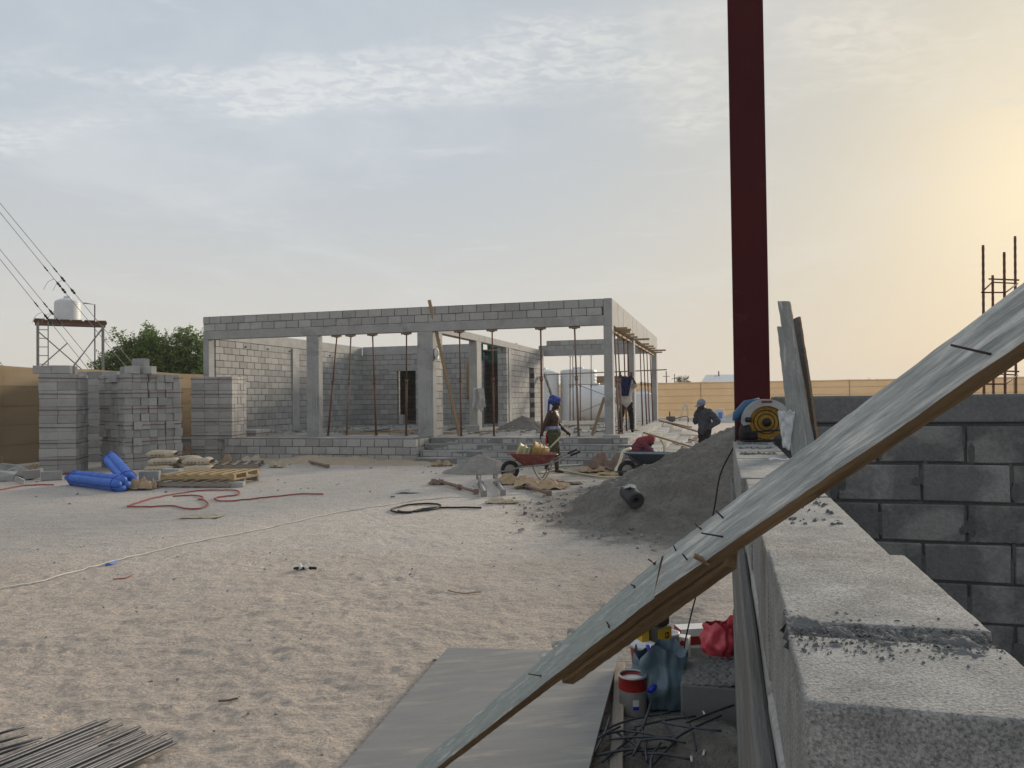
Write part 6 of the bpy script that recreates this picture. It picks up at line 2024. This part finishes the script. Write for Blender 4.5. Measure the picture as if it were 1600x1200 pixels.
MB().grid(lambda u, v: (-.10 - .045 * v + .02 * math.sin(u * 7), -.05 + (u - .5) * .1, 1.56 - v * .58 + .02 * math.sin(u * 3)), 8, 16, .012).build('turban_tail', 'turban_blue', wk, True)
o = rag('red_rag', 'bright red rag hanging from the hand of the shirtless worker', gp(855, 738) + Vector((.02, -.1, .90)), .13, .24, 'red_cloth', 3.0, .06)

# --- squatting person with red hood
sq = T('person', 'squatting person in maroon jacket and red hood behind the dark wheelbarrow', 'person', Vector((at(1004, 700, 18.55).x, 18.55, 0)), rad(-6))
pel, ch, nk = (-.20, 0, .27), (.02, 0, .52), (.10, 0, .60)
m = MB()
m.ell(pel, (.13, .16, .12), None, 14, 10); chain(m, [pel, (-.12, 0, .42), ch, nk], [.13, .13, .12, .06])
P, R = head(m, (.185, 0, .63), (.85, -.1, -.55))
for q in (-1, 1):
    chain(m, [(-.18, q * .1, .24), (.16, q * .17, .42), (-.02, q * .16, .09)], [.09, .062, .04]); chain(m, [(-.02, q * .16, .06), (.10, q * .17, .03)], [.04, .028])
    chain(m, [(.03, q * .17, .54), (.20, q * .22, .36), (.36, q * .12, .26)], [.055, .045, .03]); hand(m, (.37, q * .12, .255), (.8, -.2 * q, -.4), (0, -q, -.3), q, .8)
remesh(m.build('body', 'skin_dark', sq, True), .009)
m = MB()
m.ell((-.17, 0, .33), (.16, .19, .13), None, 14, 10, .08); chain(m, [(-.2, 0, .3), (-.12, 0, .43), (.0, 0, .53)], [.155, .16, .15])
m.ell((.0, 0, .53), (.13, .21, .10), None, 14, 10)
for q in (-1, 1): chain(m, [(.03, q * .17, .54), (.20, q * .22, .36), (.33, q * .14, .275)], [.075, .065, .05])
remesh(m.build('jacket', 'maroon', sq, True), .012, 3, .02)
m = MB()
for q in (-1, 1): chain(m, [(-.18, q * .1, .22), (.16, q * .17, .42), (.0, q * .16, .13)], [.105, .08, .06])
remesh(m.build('trousers', 'jeans', sq, True), .012, 3, .02)
m = MB(); m.ell(P(-.02, 0, .03), (.115, .095, .11), R, 16, 12, .12, 3); m.ell(P(-.06, 0, -.05), (.09, .1, .08), R, 12, 8, .1, 3); chain(m, [(.08, 0, .66), (-.06, 0, .62), (-.16, 0, .56)], [.09, .10, .05])
h_ = remesh(m.build('hood', 'hood_red', sq, True), .010, 2)
eyes(sq, P)
c = [Vector((.42, -.05, .62)), Vector((.44, -.03, .66)), Vector((.50, -.03, .5)), Vector((.50, 0, .3)), Vector((.42, 0, .12))]
Ms = Matrix.Translation(sq.location) @ Matrix.Rotation(sq.rotation_euler.z, 4, 'Z')
tag(MB().tube(smoothpath([Ms @ p for p in c], 6), .02, 8).build('filling_hose', 'yellow_hose', None, True), 'yellow hose held up before the squatting person', 'hose')

# --- man in cap, hand at face
mn = T('person', 'standing person in grey cap and dark hoodie with hand at face', 'person', Vector((at(1101, 650, 19.2).x, 19.2, 0)), rad(180 + 24))
m = MB()
m.ell((0, 0, .86), (.11, .16, .11), None, 14, 10); chain(m, [(0, 0, .86), (.0, 0, 1.02), (.01, 0, 1.2)], [.12, .115, .13])
m.ell((.0, 0, 1.2), (.12, .18, .15), None, 14, 10); chain(m, [(0, 0, 1.3), (.05, 0, 1.40)], [.065, .055])
P, R = head(m, (.085, 0, 1.475), (1, 0, -.35))
for q in (-1, 1):
    chain(m, [(0, q * .09, .84), (.03, q * .1, .45), (.0, q * .1, .08)], [.09, .06, .04]); chain(m, [(.0, q * .1, .05), (.16, q * .12, .025)], [.04, .028])
chain(m, [(.0, -.19, 1.3), (.13, -.20, 1.06), (.17, -.07, 1.33)], [.055, .045, .03]); hand(m, (.17, -.065, 1.345), (-.1, .3, 1), (-1, .5, 0), 1, .7)
chain(m, [(.0, .19, 1.3), (-.16, .30, 1.07), (.02, .19, .90)], [.055, .045, .03]); hand(m, (.03, .185, .89), (.7, -.4, -.6), (0, -1, 0), 1, .7)
remesh(m.build('body', 'skin_dark', mn, True), .009)
m = MB()
m.ell((0, 0, .87), (.14, .185, .10), None, 14, 10); chain(m, [(0, 0, .86), (.0, 0, 1.02), (.01, 0, 1.2)], [.165, .165, .175]); m.ell((.0, 0, 1.2), (.165, .225, .17), None, 14, 10); m.ell((0.0, 0, 1.33), (.1, .15, .07), None, 12, 8)
chain(m, [(.0, -.19, 1.3), (.13, -.20, 1.06), (.165, -.09, 1.28)], [.088, .075, .058]); chain(m, [(.0, .19, 1.3), (-.16, .30, 1.07), (.0, .2, .92)], [.088, .075, .058])
remesh(m.build('hoodie', 'hoodie_grey', mn, True), .012, 3, .02)
m = MB()
for q in (-1, 1): chain(m, [(0, q * .09, .84), (.03, q * .1, .45), (.0, q * .1, .1)], [.11, .085, .07])
m.ell((0, 0, .84), (.13, .17, .1), None, 12, 8)
remesh(m.build('trousers', 'black_cloth', mn, True), .012, 3, .02)
m = MB(); m.ell(P(-.01, 0, .055), (.122, .102, .095), R, 18, 12); m.build('cap_crown', 'cap_grey', mn, True)
MB().grid(lambda u, v: P(.085 + .13 * v * (1 - (2 * u - 1) ** 2 * .55), (u - .5) * .17, .045 - .02 * v - .02 * (2 * u - 1) ** 2), 10, 6, .006).build('cap_brim', 'cap_grey', mn, True)
eyes(mn, P)

# --- person holding up a navy cloth on the platform
q0 = bw(front_x(978, 2.75), 2.75, F + .002)
pc_ = T('person', 'person in pale shirt and black trousers holding a navy cloth up between the props', 'person', q0, rad(-90 - 8))
m = MB()
m.ell((0, 0, .88), (.11, .16, .11), None, 14, 10); chain(m, [(0, 0, .88), (.0, 0, 1.05), (.0, 0, 1.24)], [.12, .115, .13]); m.ell((.0, 0, 1.25), (.12, .18, .15), None, 14, 10)
chain(m, [(0, 0, 1.36), (.02, 0, 1.45)], [.06, .052]); P, R = head(m, (.04, 0, 1.54), (1, 0, -.2))
for q in (-1, 1):
    chain(m, [(0, q * .09, .86), (.02, q * .15, .46), (.0, q * .17, .08)], [.09, .06, .04]); chain(m, [(.0, q * .17, .05), (.15, q * .19, .025)], [.04, .028])
    chain(m, [(.0, q * .19, 1.35), (.12, q * .29, 1.42), (.22, q * .19, 1.66)], [.055, .045, .03]); hand(m, (.22, q * .185, 1.67), (.1, -q * .2, 1), (1, 0, 0), -q, 1.0)
remesh(m.build('body', 'skin_mid', pc_, True), .009)
m = MB()
m.ell((0, 0, .92), (.145, .19, .10), None, 14, 10); chain(m, [(0, 0, .9), (.0, 0, 1.05), (.0, 0, 1.24)], [.17, .17, .175]); m.ell((.0, 0, 1.25), (.165, .225, .17), None, 14, 10)
for q in (-1, 1): chain(m, [(.0, q * .19, 1.35), (.10, q * .27, 1.40)], [.085, .075])
remesh(m.build('shirt', 'white_shirt', pc_, True), .012, 3, .02)
m = MB(); chain(m, [(.0, -.19, 1.35), (.12, -.29, 1.42), (.19, -.22, 1.58)], [.09, .078, .06]); chain(m, [(-.02, -.22, 1.25), (-.02, -.23, .92)], [.09, .1])
remesh(m.build('loose_sleeve', 'beige_cloth', pc_, True), .012, 3, .02)
m = MB(); m.ell((0, 0, .86), (.13, .17, .1), None, 12, 8)
for q in (-1, 1): chain(m, [(0, q * .09, .86), (.02, q * .15, .46), (.0, q * .17, .12)], [.105, .078, .06])
remesh(m.build('trousers', 'black_cloth', pc_, True), .012, 3, .02)
for q in (-1, 1):
    m = MB(); m.ell((.06, q * .18, .04), (.14, .055, .05), None, 12, 8); m.build('shoe', 'black_cloth', pc_, True)
eyes(pc_, P)
Mp = Matrix.Translation(pc_.location) @ Matrix.Rotation(pc_.rotation_euler.z, 4, 'Z')


def nv_(u, v):
    w_ = .20 - .08 * v
    p = Vector((.265 + .025 * mnoise.noise(Vector((u * 4, v * 3, 1))) + .02 * math.sin(u * 14), (u - .5) * 2 * w_ - .05 * v, 1.70 - .62 * v - .05 * math.sin(math.pi * u) * (1 - v)))
    return Mp @ p


tag(MB().grid(nv_, 20, 24, .006).build('navy_cloth', 'navy', None, True), 'navy cloth held up in front of the face of the person among the props', 'cloth')

# ------------------------------------------------------------------ dusty evening air
hzb = MB(); hzb.b2(-620, 620, -70, 920, -1.0, 15.0)
hm_ = bpy.data.materials.new('haze'); hm_.use_nodes = True
hm_.node_tree.nodes.clear()
ho = hm_.node_tree.nodes.new('ShaderNodeOutputMaterial'); hv = hm_.node_tree.nodes.new('ShaderNodeVolumePrincipled')
hv.inputs['Color'].default_value = (.90, .87, .82, 1); hv.inputs['Density'].default_value = .0006; hv.inputs['Anisotropy'].default_value = .2
hm_.node_tree.links.new(hv.outputs[0], ho.inputs['Volume'])
MATS['haze'] = hm_
tag(hzb.build('haze', 'haze'), kind='stuff')
